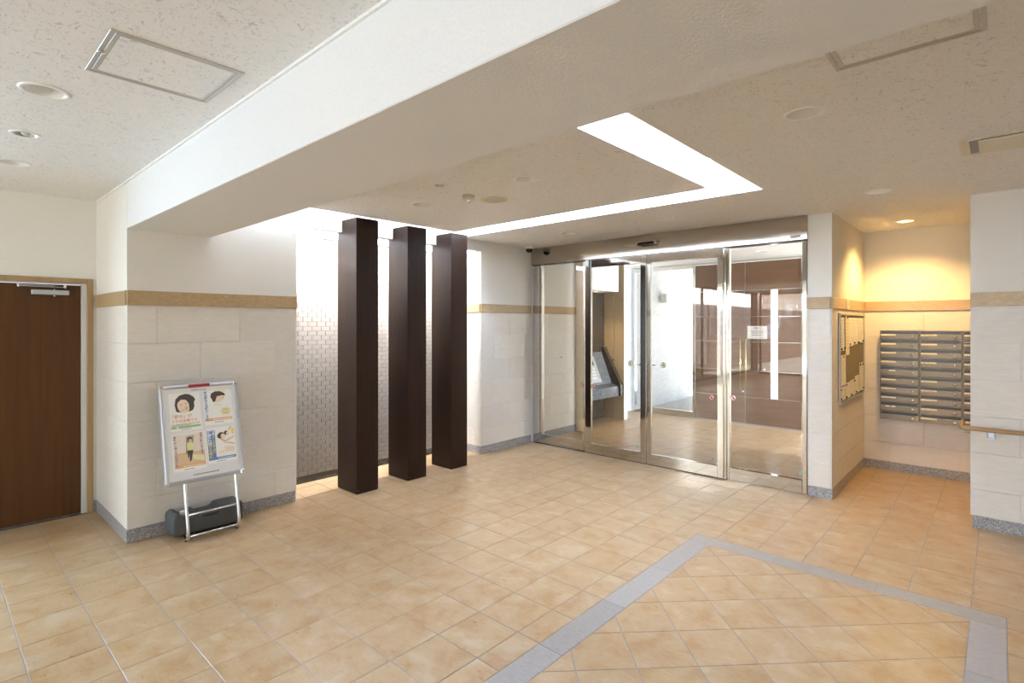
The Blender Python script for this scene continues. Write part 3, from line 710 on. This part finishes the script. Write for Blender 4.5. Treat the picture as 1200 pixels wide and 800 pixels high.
box('handrail', 'rail_white', (-9.08, -28, 3.6, -8.98, -15.9, 3.68), hb)
MB().prism([(-17.2, 2.45), (-16.9, 2.45), (-15.9, 4.6), (-16.2, 4.6)], 0, .06, 0, lambda a, b, c: (-9.1+c, a, b)).build('stair_stringer', 'rail_white', hb)

# ------------------------------------------------------------------ intercom niche
ct = thing('intercom_counter', (-5.03, 7.5, .42), 'grey granite counter with sloping intercom panel in the niche', 'counter')
MB().prism([(-5.205, .60), (-4.86, .42), (-4.86, .585), (-5.0, .63), (-5.205, 1.16)], 6.95, 7.955, .0, lambda a, b, c: (a, c, b)).build('slab', 'granite_counter', ct)
MB().prism([(-5.205, .45), (-4.825, .42), (-4.825, .60), (-5.17, 1.25), (-5.205, 1.25)], 7.955, 8.04, .0, lambda a, b, c: (a, c, b)).build('side_panel', 'granite_dark', ct)
u = Vector((-.21, 0, .53)).normalized(); nn = Vector((.53, 0, .21)).normalized(); o0 = Vector((-5.0, 0, .63))
def ipf(y, s, h): p = o0+u*s+nn*h; return (p.x, y, p.z)
def slab(y0, y1, s0, s1, h0, h1, fr): return MB().hexa([fr(y0, s0, h0), fr(y1, s0, h0), fr(y1, s1, h0), fr(y0, s1, h0), fr(y0, s0, h1), fr(y1, s0, h1), fr(y1, s1, h1), fr(y0, s1, h1)])
ip = slab(7.28, 7.66, .04, .50, .0, .012, ipf).build('control_panel', 'aluminium', ct); slab(7.36, 7.58, .34, .44, .012, .015, ipf).build('screen', 'black_gloss', ip)
for r in range(4):
    for c in range(3): slab(7.40+c*.06, 7.44+c*.06, .10+r*.055, .135+r*.055, .012, .017, ipf).build('key', 'white_plastic', ip)
slab(7.60, 7.63, .10, .13, .012, .018, ipf).build('call_button', 'print_orange', ip)
o = thing('wall_socket', (-4.892+.0, 6.385, 1.157), 'small round plate on the wall behind the left pane', 'wall plate'); MB().lathe([(0, .008), (.018, .007), (.022, 0)], (XL, 6.385, 1.157), 18, 'x').build('plate', 'aluminium', o)
o = thing('niche_button', (-5.021, 8.045, 1.029), 'small dark square plate on the sandstone wall end', 'wall plate'); box('plate', 'slot_dark', (-5.038, 8.04, 1.012, -5.004, 8.05, 1.046), o, .002); MB().lathe([(0, -.004), (.008, -.003), (.009, 0)], (-5.021, 8.04, 1.029), 12, 'y').build('button', 'chrome', o)

# ------------------------------------------------------------------ ceiling fittings
for x, y, z, r, k, where in DL:
    if k == 'spot':
        o = thing('emergency_light', (x, y, z), 'small round emergency light '+where, 'light')
        MB().lathe([(r-.004, .0), (r-.004, -.004), (r+.012, -.004), (r+.016, -.001), (r+.016, 0)], (x, y, z), 28).build('ring', 'white_enamel', o)
        MB().lathe([(r-.004, -.003), (r*.8, .012), (r*.45, .02), (0, .02)], (x, y, z), 28).build('reflector', 'aluminium', o)
        MB().lathe([(r*.38, .02), (r*.36, .004), (r*.2, -.006), (0, -.009)], (x, y, z), 20).build('bulb', 'lens_glass', o)
        continue
    o = thing('downlight', (x, y, z), ('round recessed ceiling downlight ' if k == 'open' else 'lit round recessed ceiling downlight ')+where, 'light', 'recessed downlights')
    MB().lathe([(r-.006, .002), (r-.006, -.004), (r+.008, -.005), (r+.014, -.002), (r+.014, 0)], (x, y, z), 32).build('trim_ring', 'white_enamel', o)
    MB().lathe([(r-.006, -.003), (r-.012, .03), (r-.024, .07), (r-.035, .10)], (x, y, z), 32).build('reflector', 'white_enamel', o)
    MB().lathe([(r-.034, .099), (r-.04, .092), (0, .088)], (x, y, z), 24).build('lamp_glass', 'white_plastic' if k == 'open' else 'warm_lamp', o)
    if k == 'warm':
        l = bpy.data.lights.new('alcove_spot', 'SPOT'); l.energy = 90; l.color = (1, .62, .21); l.spot_size = math.radians(132); l.spot_blend = .8; l.shadow_soft_size = .06
        b = bpy.data.objects.new('alcove_spot', l); COL.objects.link(b); b.location = (x, y, z-.012)
l = bpy.data.lights.new('niche_spot', 'SPOT'); l.energy = 22; l.color = (1, .72, .38); l.spot_size = math.radians(110); l.spot_blend = .7; l.shadow_soft_size = .05
b = bpy.data.objects.new('niche_spot', l); COL.objects.link(b); b.location = (-5.02, 7.5, 2.17)
o = thing('niche_downlight', (-5.02, 7.5, 2.19), 'small downlight under the bulkhead of the intercom niche', 'light')
MB().lathe([(.03, 0), (.03, -.004), (.045, -.004), (.047, 0)], (-5.02, 7.5, 2.19), 20).build('ring', 'white_enamel', o); MB().disc((-5.02, 7.5, 2.188), .03, 'z', 20, True).build('lamp_glass', 'warm_lamp', o)

def hatch(x0, y0, x1, y1, z, label):
    o = thing('access_hatch', ((x0+x1)/2, (y0+y1)/2, z), label, 'hatch'); w = .015
    for nm, dz, a in (('outer_frame', .004, 0.), ('inner_frame', .003, w+.004)):
        f = MB(); X0, Y0, X1, Y1 = x0+a, y0+a, x1-a, y1-a
        f.box(X0, Y0, z-dz, X0+w, Y1, z, .001).box(X1-w, Y0, z-dz, X1, Y1, z, .001).box(X0+w, Y0, z-dz, X1-w, Y0+w, z, .001).box(X0+w, Y1-w, z-dz, X1-w, Y1, z, .001)
        f.build(nm, 'trim_metal', o)
    a = w*2+.006; box('panel', 'ceiling_board', (x0+a, y0+a, z-.002, x1-a, y1-a, z), o)
    MB().lathe([(0, -.003), (.012, -.003), (.014, 0)], ((x0+x1)/2, y0+w, z-.003), 14).build('catch', 'chrome', o)
hatch(-2.868, .457, -2.402, .922, ZN, 'square ceiling access hatch with metal frame before the beam')
hatch(-.505, 2.06, -.035, 2.53, ZC, 'square ceiling access hatch with beige frame beyond the beam')
ad = thing('air_diffuser', (.45, 4.15, ZC), 'long slot air diffuser in the ceiling near the right pillar', 'vent')
X0, X1, Y0, Y1 = -.18, 1.10, 3.965, 4.335
MB().box(X0, Y0, ZC-.006, X0+.045, Y1, ZC).box(X1-.045, Y0, ZC-.006, X1, Y1, ZC).box(X0+.045, Y0, ZC-.006, X1-.045, Y0+.028, ZC).box(X0+.045, Y1-.028, ZC-.006, X1-.045, Y1, ZC).build('frame', 'cream_plastic', ad)
box('opening', 'slot_dark', (X0+.045, Y0+.028, ZC-.0015, X1-.045, Y1-.028, ZC), ad)
box('core_panel', 'cream_plastic', (X0+.085, Y0+.05, ZC-.012, X1-.085, Y1-.045, ZC-.0015), ad, .004)
sp = thing('sprinkler', (-3.236, 2.982, ZC), 'small cream sprinkler box hanging under the dropped panel', 'sprinkler')
MB().lathe([(0, 0), (.052, 0), (.05, -.035), (.044, -.04), (0, -.04)], (-3.236, 2.982, ZC), 24).build('base', 'cream_plastic', sp)
MB().lathe([(.024, -.04), (.024, -.052), (.018, -.06), (0, -.062)], (-3.236, 2.982, ZC), 18).build('head', 'chrome', sp)
rs = thing('ceiling_speaker', (-3.18, 3.225, ZC), 'round ceiling speaker with a yellowed rim in the dropped panel', 'speaker')
MB().lathe([(.098, -.004), (.106, -.007), (.114, -.004), (.115, 0)], (-3.18, 3.225, ZC), 36).build('rim', 'yellowed_plastic', rs)
MB().lathe([(.1, -.004), (.06, -.006), (0, -.007)], (-3.18, 3.225, ZC), 36).build('grille', 'speaker_mesh', rs)

# ------------------------------------------------------------------ poster stand with ballast tank
PO = Vector((-4.603, 1.203, .437)); PV = Vector((-.198, -.012, .980)).normalized(); PU = Vector((0, 1, 0)); PN = PU.cross(PV).normalized()
PW, PH = .558, .755
def pf(a, b, c=0.): p = PO+PU*a+PV*b+PN*c; return (p.x, p.y, p.z)
def pbox(a0, a1, b0, b1, c0, c1): return [pf(a0, b0, c0), pf(a1, b0, c0), pf(a1, b1, c0), pf(a0, b1, c0), pf(a0, b0, c1), pf(a1, b0, c1), pf(a1, b1, c1), pf(a0, b1, c1)]
ps = thing('poster_stand', (-4.62, 1.49, 0), 'silver framed poster stand with four notices leaning by the pillar', 'stand')
rr, fw = .028, .030
outl = [];
for (cx, cy, a0) in ((PW-rr, rr, -math.pi/2), (PW-rr, PH-rr, 0), (rr, PH-rr, math.pi/2), (rr, rr, math.pi)):
    for k in range(7): outl.append((cx+rr*math.cos(a0+k*math.pi/12), cy+rr*math.sin(a0+k*math.pi/12)))
MB().prism(outl, -.018, -.002, 0, pf).build('backboard', 'aluminium', ps)
MB().hexa(pbox(fw, PW-fw, fw, PH-fw, -.002, .001)).build('white_sheet', 'sheet_white', ps)
def rail(a0, a1, b0, b1):
    m = MB(); ver = (b1-b0) > (a1-a0)
    c = [(-.002, 0), (.004, .0), (.009, .3), (.0095, .62), (.004, 1.), (-.002, 1.)]; v = []
    for e in (0, 1):
        for h_, k in c: v.append(pf(a0+(a1-a0)*k, b0+(b1-b0)*e, h_) if ver else pf(a0+(a1-a0)*e, b0+(b1-b0)*k, h_))
    n = len(c); m.raw(v, [[i, (i+1) % n, n+(i+1) % n, n+i] for i in range(n)]+[list(range(n)), list(range(n, 2*n))[::-1]]); m.build('frame_rail', 'aluminium', ps)
rail(.002, fw, rr, PH-rr); rail(PW-.002, PW-fw, rr, PH-rr); rail(rr, PW-rr, .002, fw); rail(rr, PW-rr, PH-.002, PH-fw)
for (cx, cy, a0) in ((PW-rr, rr, -math.pi/2), (PW-rr, PH-rr, 0), (rr, PH-rr, math.pi/2), (rr, rr, math.pi)):
    P = [(cx, cy)]+[(cx+(rr-.001)*math.cos(a0+k*math.pi/12), cy+(rr-.001)*math.sin(a0+k*math.pi/12)) for k in range(7)]
    MB().prism(P, -.002, .0115, .003, pf).build('corner_cap', 'chrome', ps)
rt = MB().hexa(pbox(.200, .352, PH-.029, PH-.003, .0096, .0102)).build('red_label', 'red_tape', ps)
mk = MB(); x = .21
while x < .34: w = R.uniform(.006, .014); mk.hexa(pbox(x, x+w, PH-.020, PH-.010, .0102, .0105)); x += w+.004
mk.build('print', 'ink_dark', rt)
def lines(parent, a0, a1, b, hgt, mat, gap=.004, z=.0022, wmin=.004, wmax=.014):
    m = MB(); x = a0
    while x < a1: w = R.uniform(wmin, wmax); m.hexa(pbox(x, min(x+w, a1), b, b+hgt, z-.0003, z)); x += w+gap
    return m.build('print_line', mat, parent)
lines(ps, .222, .325, PH-.052, .006, 'ink', .003, .0016); lines(ps, .19, .37, .052, .008, 'ink', .004, .0016)
def flat(parent, name, mat, pts, z): return MB().raw([pf(a, b, z) for a, b in pts], [list(range(len(pts)))]).build(name, mat, parent)
def rect(parent, name, mat, a0, b0, a1, b1, z): return flat(parent, name, mat, [(a0, b0), (a1, b0), (a1, b1), (a0, b1)], z)
def words(parent, s, a, b, size, mat, z=.003, vertical=False, bold=.0):
    vv, ff = text_geo(s, size, vertical, bold); return MB().raw([pf(a+x, b+y, z) for x, y in vv], ff).build('lettering', mat, parent)
def ell(cx, cy, rx, ry, n=20, rot=0.): return [(cx+rx*math.cos(2*math.pi*k/n)*math.cos(rot)-ry*math.sin(2*math.pi*k/n)*math.sin(rot), cy+rx*math.cos(2*math.pi*k/n)*math.sin(rot)+ry*math.sin(2*math.pi*k/n)*math.cos(rot)) for k in range(n)]
def poster(a0, b0, a1, b1, label):
    p = MB().hexa(pbox(a0, a1, b0, b1, .001, .0018)).build('poster', 'print_white', ps); p['label'] = label; return p
# upper left: smiling face, orange lettering, green stripe
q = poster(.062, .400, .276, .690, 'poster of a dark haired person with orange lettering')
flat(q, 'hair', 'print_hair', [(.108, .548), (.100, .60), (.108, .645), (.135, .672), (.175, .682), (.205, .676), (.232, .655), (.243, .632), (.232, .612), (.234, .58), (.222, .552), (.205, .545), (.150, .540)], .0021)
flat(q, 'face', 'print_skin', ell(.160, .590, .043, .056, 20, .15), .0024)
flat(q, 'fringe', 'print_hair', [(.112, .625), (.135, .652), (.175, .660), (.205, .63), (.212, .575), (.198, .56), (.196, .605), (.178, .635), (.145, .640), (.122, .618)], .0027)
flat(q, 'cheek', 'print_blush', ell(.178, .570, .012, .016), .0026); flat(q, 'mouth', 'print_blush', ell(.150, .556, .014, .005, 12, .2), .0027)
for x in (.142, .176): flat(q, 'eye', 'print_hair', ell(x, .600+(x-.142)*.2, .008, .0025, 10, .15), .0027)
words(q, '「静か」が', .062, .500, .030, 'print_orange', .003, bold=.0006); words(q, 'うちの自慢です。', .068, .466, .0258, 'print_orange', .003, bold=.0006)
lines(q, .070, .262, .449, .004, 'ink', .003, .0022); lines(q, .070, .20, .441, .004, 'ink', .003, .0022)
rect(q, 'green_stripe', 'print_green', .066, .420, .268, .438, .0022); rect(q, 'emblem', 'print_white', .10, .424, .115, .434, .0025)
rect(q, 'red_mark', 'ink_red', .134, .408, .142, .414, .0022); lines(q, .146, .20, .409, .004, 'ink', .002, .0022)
# upper right: pale face, blue vertical lettering, orange stripe
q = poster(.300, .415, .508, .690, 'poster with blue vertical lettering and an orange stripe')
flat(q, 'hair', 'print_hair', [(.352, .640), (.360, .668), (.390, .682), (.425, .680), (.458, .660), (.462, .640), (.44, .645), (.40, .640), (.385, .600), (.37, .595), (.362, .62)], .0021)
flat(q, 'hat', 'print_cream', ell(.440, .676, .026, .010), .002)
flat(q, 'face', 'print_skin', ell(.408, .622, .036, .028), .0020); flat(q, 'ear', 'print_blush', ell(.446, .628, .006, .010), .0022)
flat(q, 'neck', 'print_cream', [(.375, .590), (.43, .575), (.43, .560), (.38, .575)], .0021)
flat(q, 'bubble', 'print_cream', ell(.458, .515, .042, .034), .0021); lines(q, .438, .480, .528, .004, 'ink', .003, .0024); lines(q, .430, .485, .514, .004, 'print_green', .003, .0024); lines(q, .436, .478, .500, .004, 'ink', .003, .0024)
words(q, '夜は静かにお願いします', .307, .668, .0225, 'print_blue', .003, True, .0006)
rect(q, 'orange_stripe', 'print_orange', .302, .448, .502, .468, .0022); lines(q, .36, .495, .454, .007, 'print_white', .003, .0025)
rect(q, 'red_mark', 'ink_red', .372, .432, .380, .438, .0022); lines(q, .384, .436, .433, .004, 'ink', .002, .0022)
# lower left: person walking on a wooden floor
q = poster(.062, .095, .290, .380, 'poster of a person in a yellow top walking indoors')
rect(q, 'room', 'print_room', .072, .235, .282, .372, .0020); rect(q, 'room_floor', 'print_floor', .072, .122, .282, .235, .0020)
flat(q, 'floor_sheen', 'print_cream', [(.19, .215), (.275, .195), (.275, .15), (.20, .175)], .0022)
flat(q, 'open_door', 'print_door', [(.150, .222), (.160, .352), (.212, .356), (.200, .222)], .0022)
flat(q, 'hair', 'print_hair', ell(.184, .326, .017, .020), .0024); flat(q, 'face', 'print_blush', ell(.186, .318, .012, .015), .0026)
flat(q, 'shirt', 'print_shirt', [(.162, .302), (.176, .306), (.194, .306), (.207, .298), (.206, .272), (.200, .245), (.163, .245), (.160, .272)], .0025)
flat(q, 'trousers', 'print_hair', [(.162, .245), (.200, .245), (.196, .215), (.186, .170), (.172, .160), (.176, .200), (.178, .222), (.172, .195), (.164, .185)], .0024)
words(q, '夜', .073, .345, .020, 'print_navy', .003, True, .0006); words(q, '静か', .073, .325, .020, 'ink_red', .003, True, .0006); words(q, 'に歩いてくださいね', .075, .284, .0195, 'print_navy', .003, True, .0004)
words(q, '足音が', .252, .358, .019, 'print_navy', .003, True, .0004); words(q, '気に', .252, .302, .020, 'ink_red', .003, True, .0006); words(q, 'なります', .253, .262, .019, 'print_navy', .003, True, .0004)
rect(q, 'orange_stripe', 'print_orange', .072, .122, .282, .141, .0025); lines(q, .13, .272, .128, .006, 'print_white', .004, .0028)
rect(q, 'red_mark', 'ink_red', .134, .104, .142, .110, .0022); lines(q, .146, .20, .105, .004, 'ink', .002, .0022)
# lower right: blue panel with yellow lettering, lying figures
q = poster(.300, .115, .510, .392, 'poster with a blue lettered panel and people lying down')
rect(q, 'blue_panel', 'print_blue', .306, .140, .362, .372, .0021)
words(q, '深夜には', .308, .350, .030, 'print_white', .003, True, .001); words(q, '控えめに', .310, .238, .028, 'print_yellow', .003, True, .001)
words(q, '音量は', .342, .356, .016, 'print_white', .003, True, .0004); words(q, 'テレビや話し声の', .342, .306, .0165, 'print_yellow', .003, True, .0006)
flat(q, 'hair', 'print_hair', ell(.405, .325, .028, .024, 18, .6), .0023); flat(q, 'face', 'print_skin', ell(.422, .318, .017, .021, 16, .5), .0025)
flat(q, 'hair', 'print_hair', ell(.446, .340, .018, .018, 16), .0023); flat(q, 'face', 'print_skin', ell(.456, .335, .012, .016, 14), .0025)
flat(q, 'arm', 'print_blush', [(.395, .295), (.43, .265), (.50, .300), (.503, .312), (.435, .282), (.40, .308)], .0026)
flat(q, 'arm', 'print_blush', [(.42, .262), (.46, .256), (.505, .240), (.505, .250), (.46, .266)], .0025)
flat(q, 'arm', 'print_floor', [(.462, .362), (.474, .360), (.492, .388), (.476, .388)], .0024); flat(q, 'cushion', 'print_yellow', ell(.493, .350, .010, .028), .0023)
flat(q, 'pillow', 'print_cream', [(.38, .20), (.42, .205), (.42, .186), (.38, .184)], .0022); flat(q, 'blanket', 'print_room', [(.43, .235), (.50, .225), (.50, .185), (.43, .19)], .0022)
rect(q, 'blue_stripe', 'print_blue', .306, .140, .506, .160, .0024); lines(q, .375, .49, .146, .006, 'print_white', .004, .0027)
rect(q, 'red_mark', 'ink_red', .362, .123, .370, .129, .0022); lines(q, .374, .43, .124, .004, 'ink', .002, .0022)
# tube legs and feet
for y in (1.338, 1.700):
    P = [(-4.680, y-.004, .70), (-4.618, y-.004, .437), (-4.553, y, .115), (-4.5475, y, .075), (-4.552, y, .045), (-4.566, y, .026), (-4.59, y, .020), (-4.86, y, .020)]
    MB().tube(P, .0125, 14).build('leg', 'chrome', ps)
    for x in (-4.595, -4.84): MB().lathe([(0, 0), (.008, 0), (.009, .010), (.005, .014), (0, .014)], (x, y, 0), 12).build('rubber_foot', 'rubber', ps)
MB().tube([(-4.570, 1.345, .205), (-4.570, 1.695, .205)], .008, 10).build('crossbar', 'chrome', ps)
MB().tube([(-4.552, 1.345, .047), (-4.552, 1.695, .047)], .008, 10).build('crossbar', 'chrome', ps)
bt = thing('ballast_tank', (-4.74, 1.52, .033), 'charcoal plastic water tank with white cap across the stand feet', 'tank')
ta, tb = 1.262, 1.768
prof = [(y_, .034+(z_-.034)*.90) for y_, z_ in [(ta+.02, .034), (tb-.01, .034), (tb, .05), (tb, .195), (tb-.012, .215), (1.60, .215), (1.585, .195), (1.565, .180), (1.455, .180), (1.44, .19), (1.435, .205), (1.405, .208), (1.395, .19), (1.36, .185), (1.33, .19), (1.318, .215), (ta+.03, .222), (ta+.006, .205), (ta, .18), (ta, .06)]]
def ring(x, d): return [(x, y, z) for y, z in inset(prof, d)]
v = []; RG = [(-4.852, .016), (-4.846, .004), (-4.838, 0.), (-4.662, 0.), (-4.652, .004), (-4.645, .016)]
for x, d in RG: v += ring(x, d)
n = len(prof); F = [[k*n+i, k*n+(i+1) % n, (k+1)*n+(i+1) % n, (k+1)*n+i] for k in range(5) for i in range(n)]+[list(range(n))[::-1], list(range(5*n, 6*n))]
MB().raw(v, F).build('body', 'black_plastic', bt)
MB().raw([(-4.6445, 1.46, .160), (-4.6445, 1.585, .160), (-4.6445, 1.57, .138), (-4.6445, 1.475, .138), (-4.6475, 1.46, .163), (-4.6475, 1.585, .163), (-4.6475, 1.57, .135), (-4.6475, 1.475, .135)], [(0, 3, 2, 1), (4, 5, 6, 7), (0, 1, 5, 4), (1, 2, 6, 5), (2, 3, 7, 6), (3, 0, 4, 7)]).build('grip', 'rubber', bt)
MB().lathe([(0, .0), (.024, 0), (.026, .004), (.026, .024), (.022, .028), (0, .028)], (-4.735, 1.36, .170), 22).build('cap', 'white_plastic', bt)

# ------------------------------------------------------------------ notice board and papers
XB = XA
nb = thing('notice_board', (XB, 6.58, .86), 'grey felt notice board in a rounded aluminium frame', 'notice board')
b0, b1, z0, z1 = 5.965, 7.21, .858, 1.760
box('felt', 'board_felt', (XB+.001, b0+.02, z0+.02, XB+.010, b1-.02, z1-.02), nb)
for bb in ((b0, b0+.024, z0+.02, z1-.02), (b1-.024, b1, z0+.02, z1-.02), (b0+.02, b1-.02, z0, z0+.024), (b0+.02, b1-.02, z1-.024, z1)):
    box('frame_rail', 'aluminium', (XB+.001, bb[0], bb[2], XB+.020, bb[1], bb[3]), nb, .005)
for y in (b0+.016, b1-.016):
    for z in (z0+.016, z1-.016): MB().lathe([(0, .021), (.016, .020), (.02, .014), (.02, .001)], (XB, y, z), 16, 'x').build('corner_cap', 'frame_white', nb)
def notice(y0, y1, za, zb, label, mat='paper', lift=.0, pins=((.5, 1),), pin='pin_black', dense=10):
    o = thing('notice_paper', (XB+.0105+lift, (y0+y1)/2, za), label, 'paper', 'papers pinned to the notice board'); x = XB+.0105+lift
    nseg = 6; v = []; f = []
    for k in range(nseg+1):
        z = zb-(zb-za)*k/nseg; c = .004*(k/nseg)**2
        v += [(x+c, y0, z), (x+c, y1, z), (x+c+.0006, y0, z), (x+c+.0006, y1, z)]
    for k in range(nseg): a = 4*k; c = a+4; f += [(a+2, a+3, c+3, c+2), (a, c, c+1, a+1), (a, a+2, c+2, c), (a+1, c+1, c+3, a+3)]
    f += [(0, 1, 3, 2), (4*nseg, 4*nseg+2, 4*nseg+3, 4*nseg+1)]
    MB().raw(v, f).build('sheet', mat, o)
    m = MB(); hgt = zb-za
    for k in range(dense):
        z = zb-hgt*(.10+.8*k/dense); c = .004*((zb-z)/hgt)**2; e = y1-.015-(R.random() < .4)*R.uniform(.02, .4)*(y1-y0)
        m.box(x+c+.0008, y0+.015, z-.003, x+c+.0013, max(e, y0+.03), z+.001)
    m.build('print_lines', 'ink_faint', o)
    for u_, w_ in pins:
        yy = y0+.012+(y1-y0-.024)*u_; zz = za+.012+(zb-za-.024)*w_; cc = .004*((zb-zz)/hgt)**2
        MB().lathe([(0, .012), (.009, .011), (.011, .004), (.006, .0)], (x+cc+.0006, yy, zz), 12, 'x').build('magnet', pin, o)
NB = [(5.995, 6.175, 1.385, 1.715, 'tall notice in the corner of the board top row by the frame', 0., ((.1, .02), (.95, .03))),
 (6.215, 6.39, 1.335, 1.735, 'cream notice hanging lowest in the board top row', .003, ((.5, .99),)),
 (6.40, 6.60, 1.42, 1.715, 'narrow notice between the hanging one and the next pair', 0., ((.05, .03),)),
 (6.61, 6.87, 1.43, 1.715, 'notice with two magnets along its foot in the top row', 0., ((.1, .03), (.95, .03))),
 (6.88, 7.17, 1.44, 1.715, 'wide notice in the top row beside the mailboxes corner', 0., ((.85, .03),)),
 (6.01, 6.235, 1.04, 1.34, 'single notice with a red pin alone in the middle of the board', .001, ((.45, 1.0),)),
 (5.99, 6.22, .885, 1.025, 'notice in the bottom row next to the outer frame', 0., ((.05, .9), (.05, .05))),
 (6.235, 6.44, .89, 1.05, 'bottom row notice held by a magnet on top', 0., ((.05, .97), (.0, .03))),
 (6.45, 6.70, .885, 1.06, 'bottom row notice in the middle of its row', 0., ((.1, .03), (.9, .98))),
 (6.71, 6.93, .90, 1.09, 'bottom row notice reaching a little higher than its neighbours', .0, ((.1, .04),)),
 (6.95, 7.18, .905, 1.215, 'tall notice at the bottom beside the mailboxes corner', 0., ((.1, .98), (.8, .98), (.85, .04)))]
for y0, y1, za, zb, lab, lift, pins in NB:
    notice(y0, y1, max(za, .894), zb, lab, 'paper_cream' if 'cream' in lab else 'paper', lift, pins, 'pin_red' if 'red pin' in lab else 'pin_black', 9 if zb-za > .2 else 6)

# ------------------------------------------------------------------ mailboxes
YF = 7.20; MW, MHt = .358, .0993
def mailbox(col, row):
    x0 = -1.011+col*(MW+.002); z1 = 1.577-row*MHt; x1, z0 = x0+MW, z1-MHt+.0015
    odd = {(0, 4): 'white strip', (0, 8): 'two white strips', (0, 9): 'no name card', (1, 3): 'four small cards', (1, 4): 'no name card', (1, 6): 'taped name card', (1, 0): 'written name card', (2, 1): 'leaflets in its slot'}.get((col, row))
    rown = ['top', 'second', 'third', 'fourth', 'fifth', 'sixth', 'seventh', 'eighth', 'ninth', 'bottom'][row]
    lab = 'steel letterbox, %s row of the %s' % (rown, ('column by the notice board', 'middle column', 'pillar side column')[col])
    if odd: lab += ', with '+odd if not odd.startswith('no') else ', without name card'
    o = thing('mailbox', ((x0+x1)/2, YF+.04, z0), lab, 'mailbox', 'stacked steel letterboxes')
    box('body', 'mailbox_steel', (x0, YF+.012, z0, x1, YM-.001, z1), o)
    fz = z0+.004
    # door: face with a slot opening near the top
    box('door', 'mailbox_steel', (x0+.004, YF, fz, x1-.004, YF+.012, z1-.036), o, .002)
    f = MB().box(x0+.004, YF-.002, z1-.009, x1-.004, YF+.012, z1-.003, .001).box(x0+.004, YF-.002, z1-.034, x0+.012, YF+.012, z1-.009, .001).box(x1-.012, YF-.002, z1-.034, x1-.004, YF+.012, z1-.009, .001)
    f.build('slot_frame', 'mailbox_steel', o)
    box('slot_flap', 'slot_dark', (x0+.012, YF+.003, z1-.034, x1-.012, YF+.011, z1-.010), o, .001)
    zc = z1-.040
    if odd == 'two white strips': box('name_card', 'paper', (x0+.05, YF-.0018, zc-.014, x0+.095, YF, zc), o); box('name_card', 'paper', (x0+.105, YF-.0018, zc-.014, x0+.145, YF, zc), o)
    elif odd == 'four small cards':
        for k in range(4): box('name_card', 'paper_cream', (x0+.012+k*.034, YF-.0018, zc-.016, x0+.042+k*.034, YF, zc), o)
    elif odd == 'white strip': box('name_card', 'paper', (x0+.085, YF-.0018, zc-.013, x0+.145, YF, zc), o)
    elif odd != 'no name card':
        nc = box('name_card', 'paper_cream', (x0+.012, YF-.0018, zc-.017, x0+.150, YF, zc), o)
        if odd in ('taped name card', 'written name card'): MB().box(x0+.03, YF-.0022, zc-.011, x0+.06, YF-.0018, zc-.006).box(x0+.07, YF-.0022, zc-.011, x0+.12, YF-.0018, zc-.006).build('handwriting', 'ink_red', nc)
    nt_ = box('number_tag', 'ink_dark', (x0+.012, YF-.0014, fz+.006, x0+.062, YF, fz+.020), o)
    m = MB()
    for k in range(4): m.box(x0+.017+k*.011, YF-.0018, fz+.010, x0+.023+k*.011, YF-.0014, fz+.017)
    m.build('digits', 'trim_metal', nt_)
    lk = MB().lathe([(0, -.006), (.008, -.006), (.0135, -.004), (.015, 0)], (x1-.06, YF, z0+.030), 16, 'y').build('lock_ring', 'chrome', o)
    box('keyhole', 'slot_dark', (x1-.066, YF-.0068, z0+.027, x1-.054, YF-.0058, z0+.033), lk)
    if odd == 'leaflets in its slot': box('leaflet', 'paper', (x0+.015, YF-.03, z1-.022, x0+.12, YF+.006, z1-.017), o)
for col in range(3):
    for row in range(10): mailbox(col, row)

# ------------------------------------------------------------------ handrail
hr = thing('handrail', (.7, YG-.05, .77), 'round light wooden handrail on the right pillar', 'handrail')
zr, yr, xr = .812, YG-.075, XRP-.058
P = [(xr, YG+.27, zr), (xr, yr+.045, zr)]+arc((xr+.045, yr+.045), .045, math.pi, math.pi*1.5, 8, lambda a, b: (a, b, zr))+[(2.9, yr, zr)]
MB().tube(P, .0175, 18).build('rail', 'rail_wood', hr)
for x in (-.055, 1.15, 2.35):
    br = MB().box(x-.022, yr-.012, zr-.05, x+.022, yr+.012, zr-.015, .004).box(x-.022, yr-.012, zr-.058, x+.022, YG-.004, zr-.046, .003).box(x-.026, YG-.006, zr-.085, x+.026, YG, zr-.02, .002).build('bracket', 'aluminium', hr)
P = [(xr, YG+.10, zr-.015), (xr, YG+.10, zr-.045), (xr+.012, YG+.10, zr-.058), (XRP, YG+.10, zr-.06)]
MB().tube(P, .008, 10).build('bracket', 'aluminium', hr)
# small plates
o = thing('band_plate', (XA+.012, 6.32, 1.85), 'small beige cover plate on the stone band above the notice board', 'cover plate'); box('plate', 'cream_plastic', (XA+.011, 6.28, 1.80, XA+.016, 6.40, 1.90), o, .002)
MB().lathe([(0, .006), (.004, .005), (.005, 0)], (XA+.016, 6.34, 1.85), 10, 'x').build('screw', 'chrome', o)
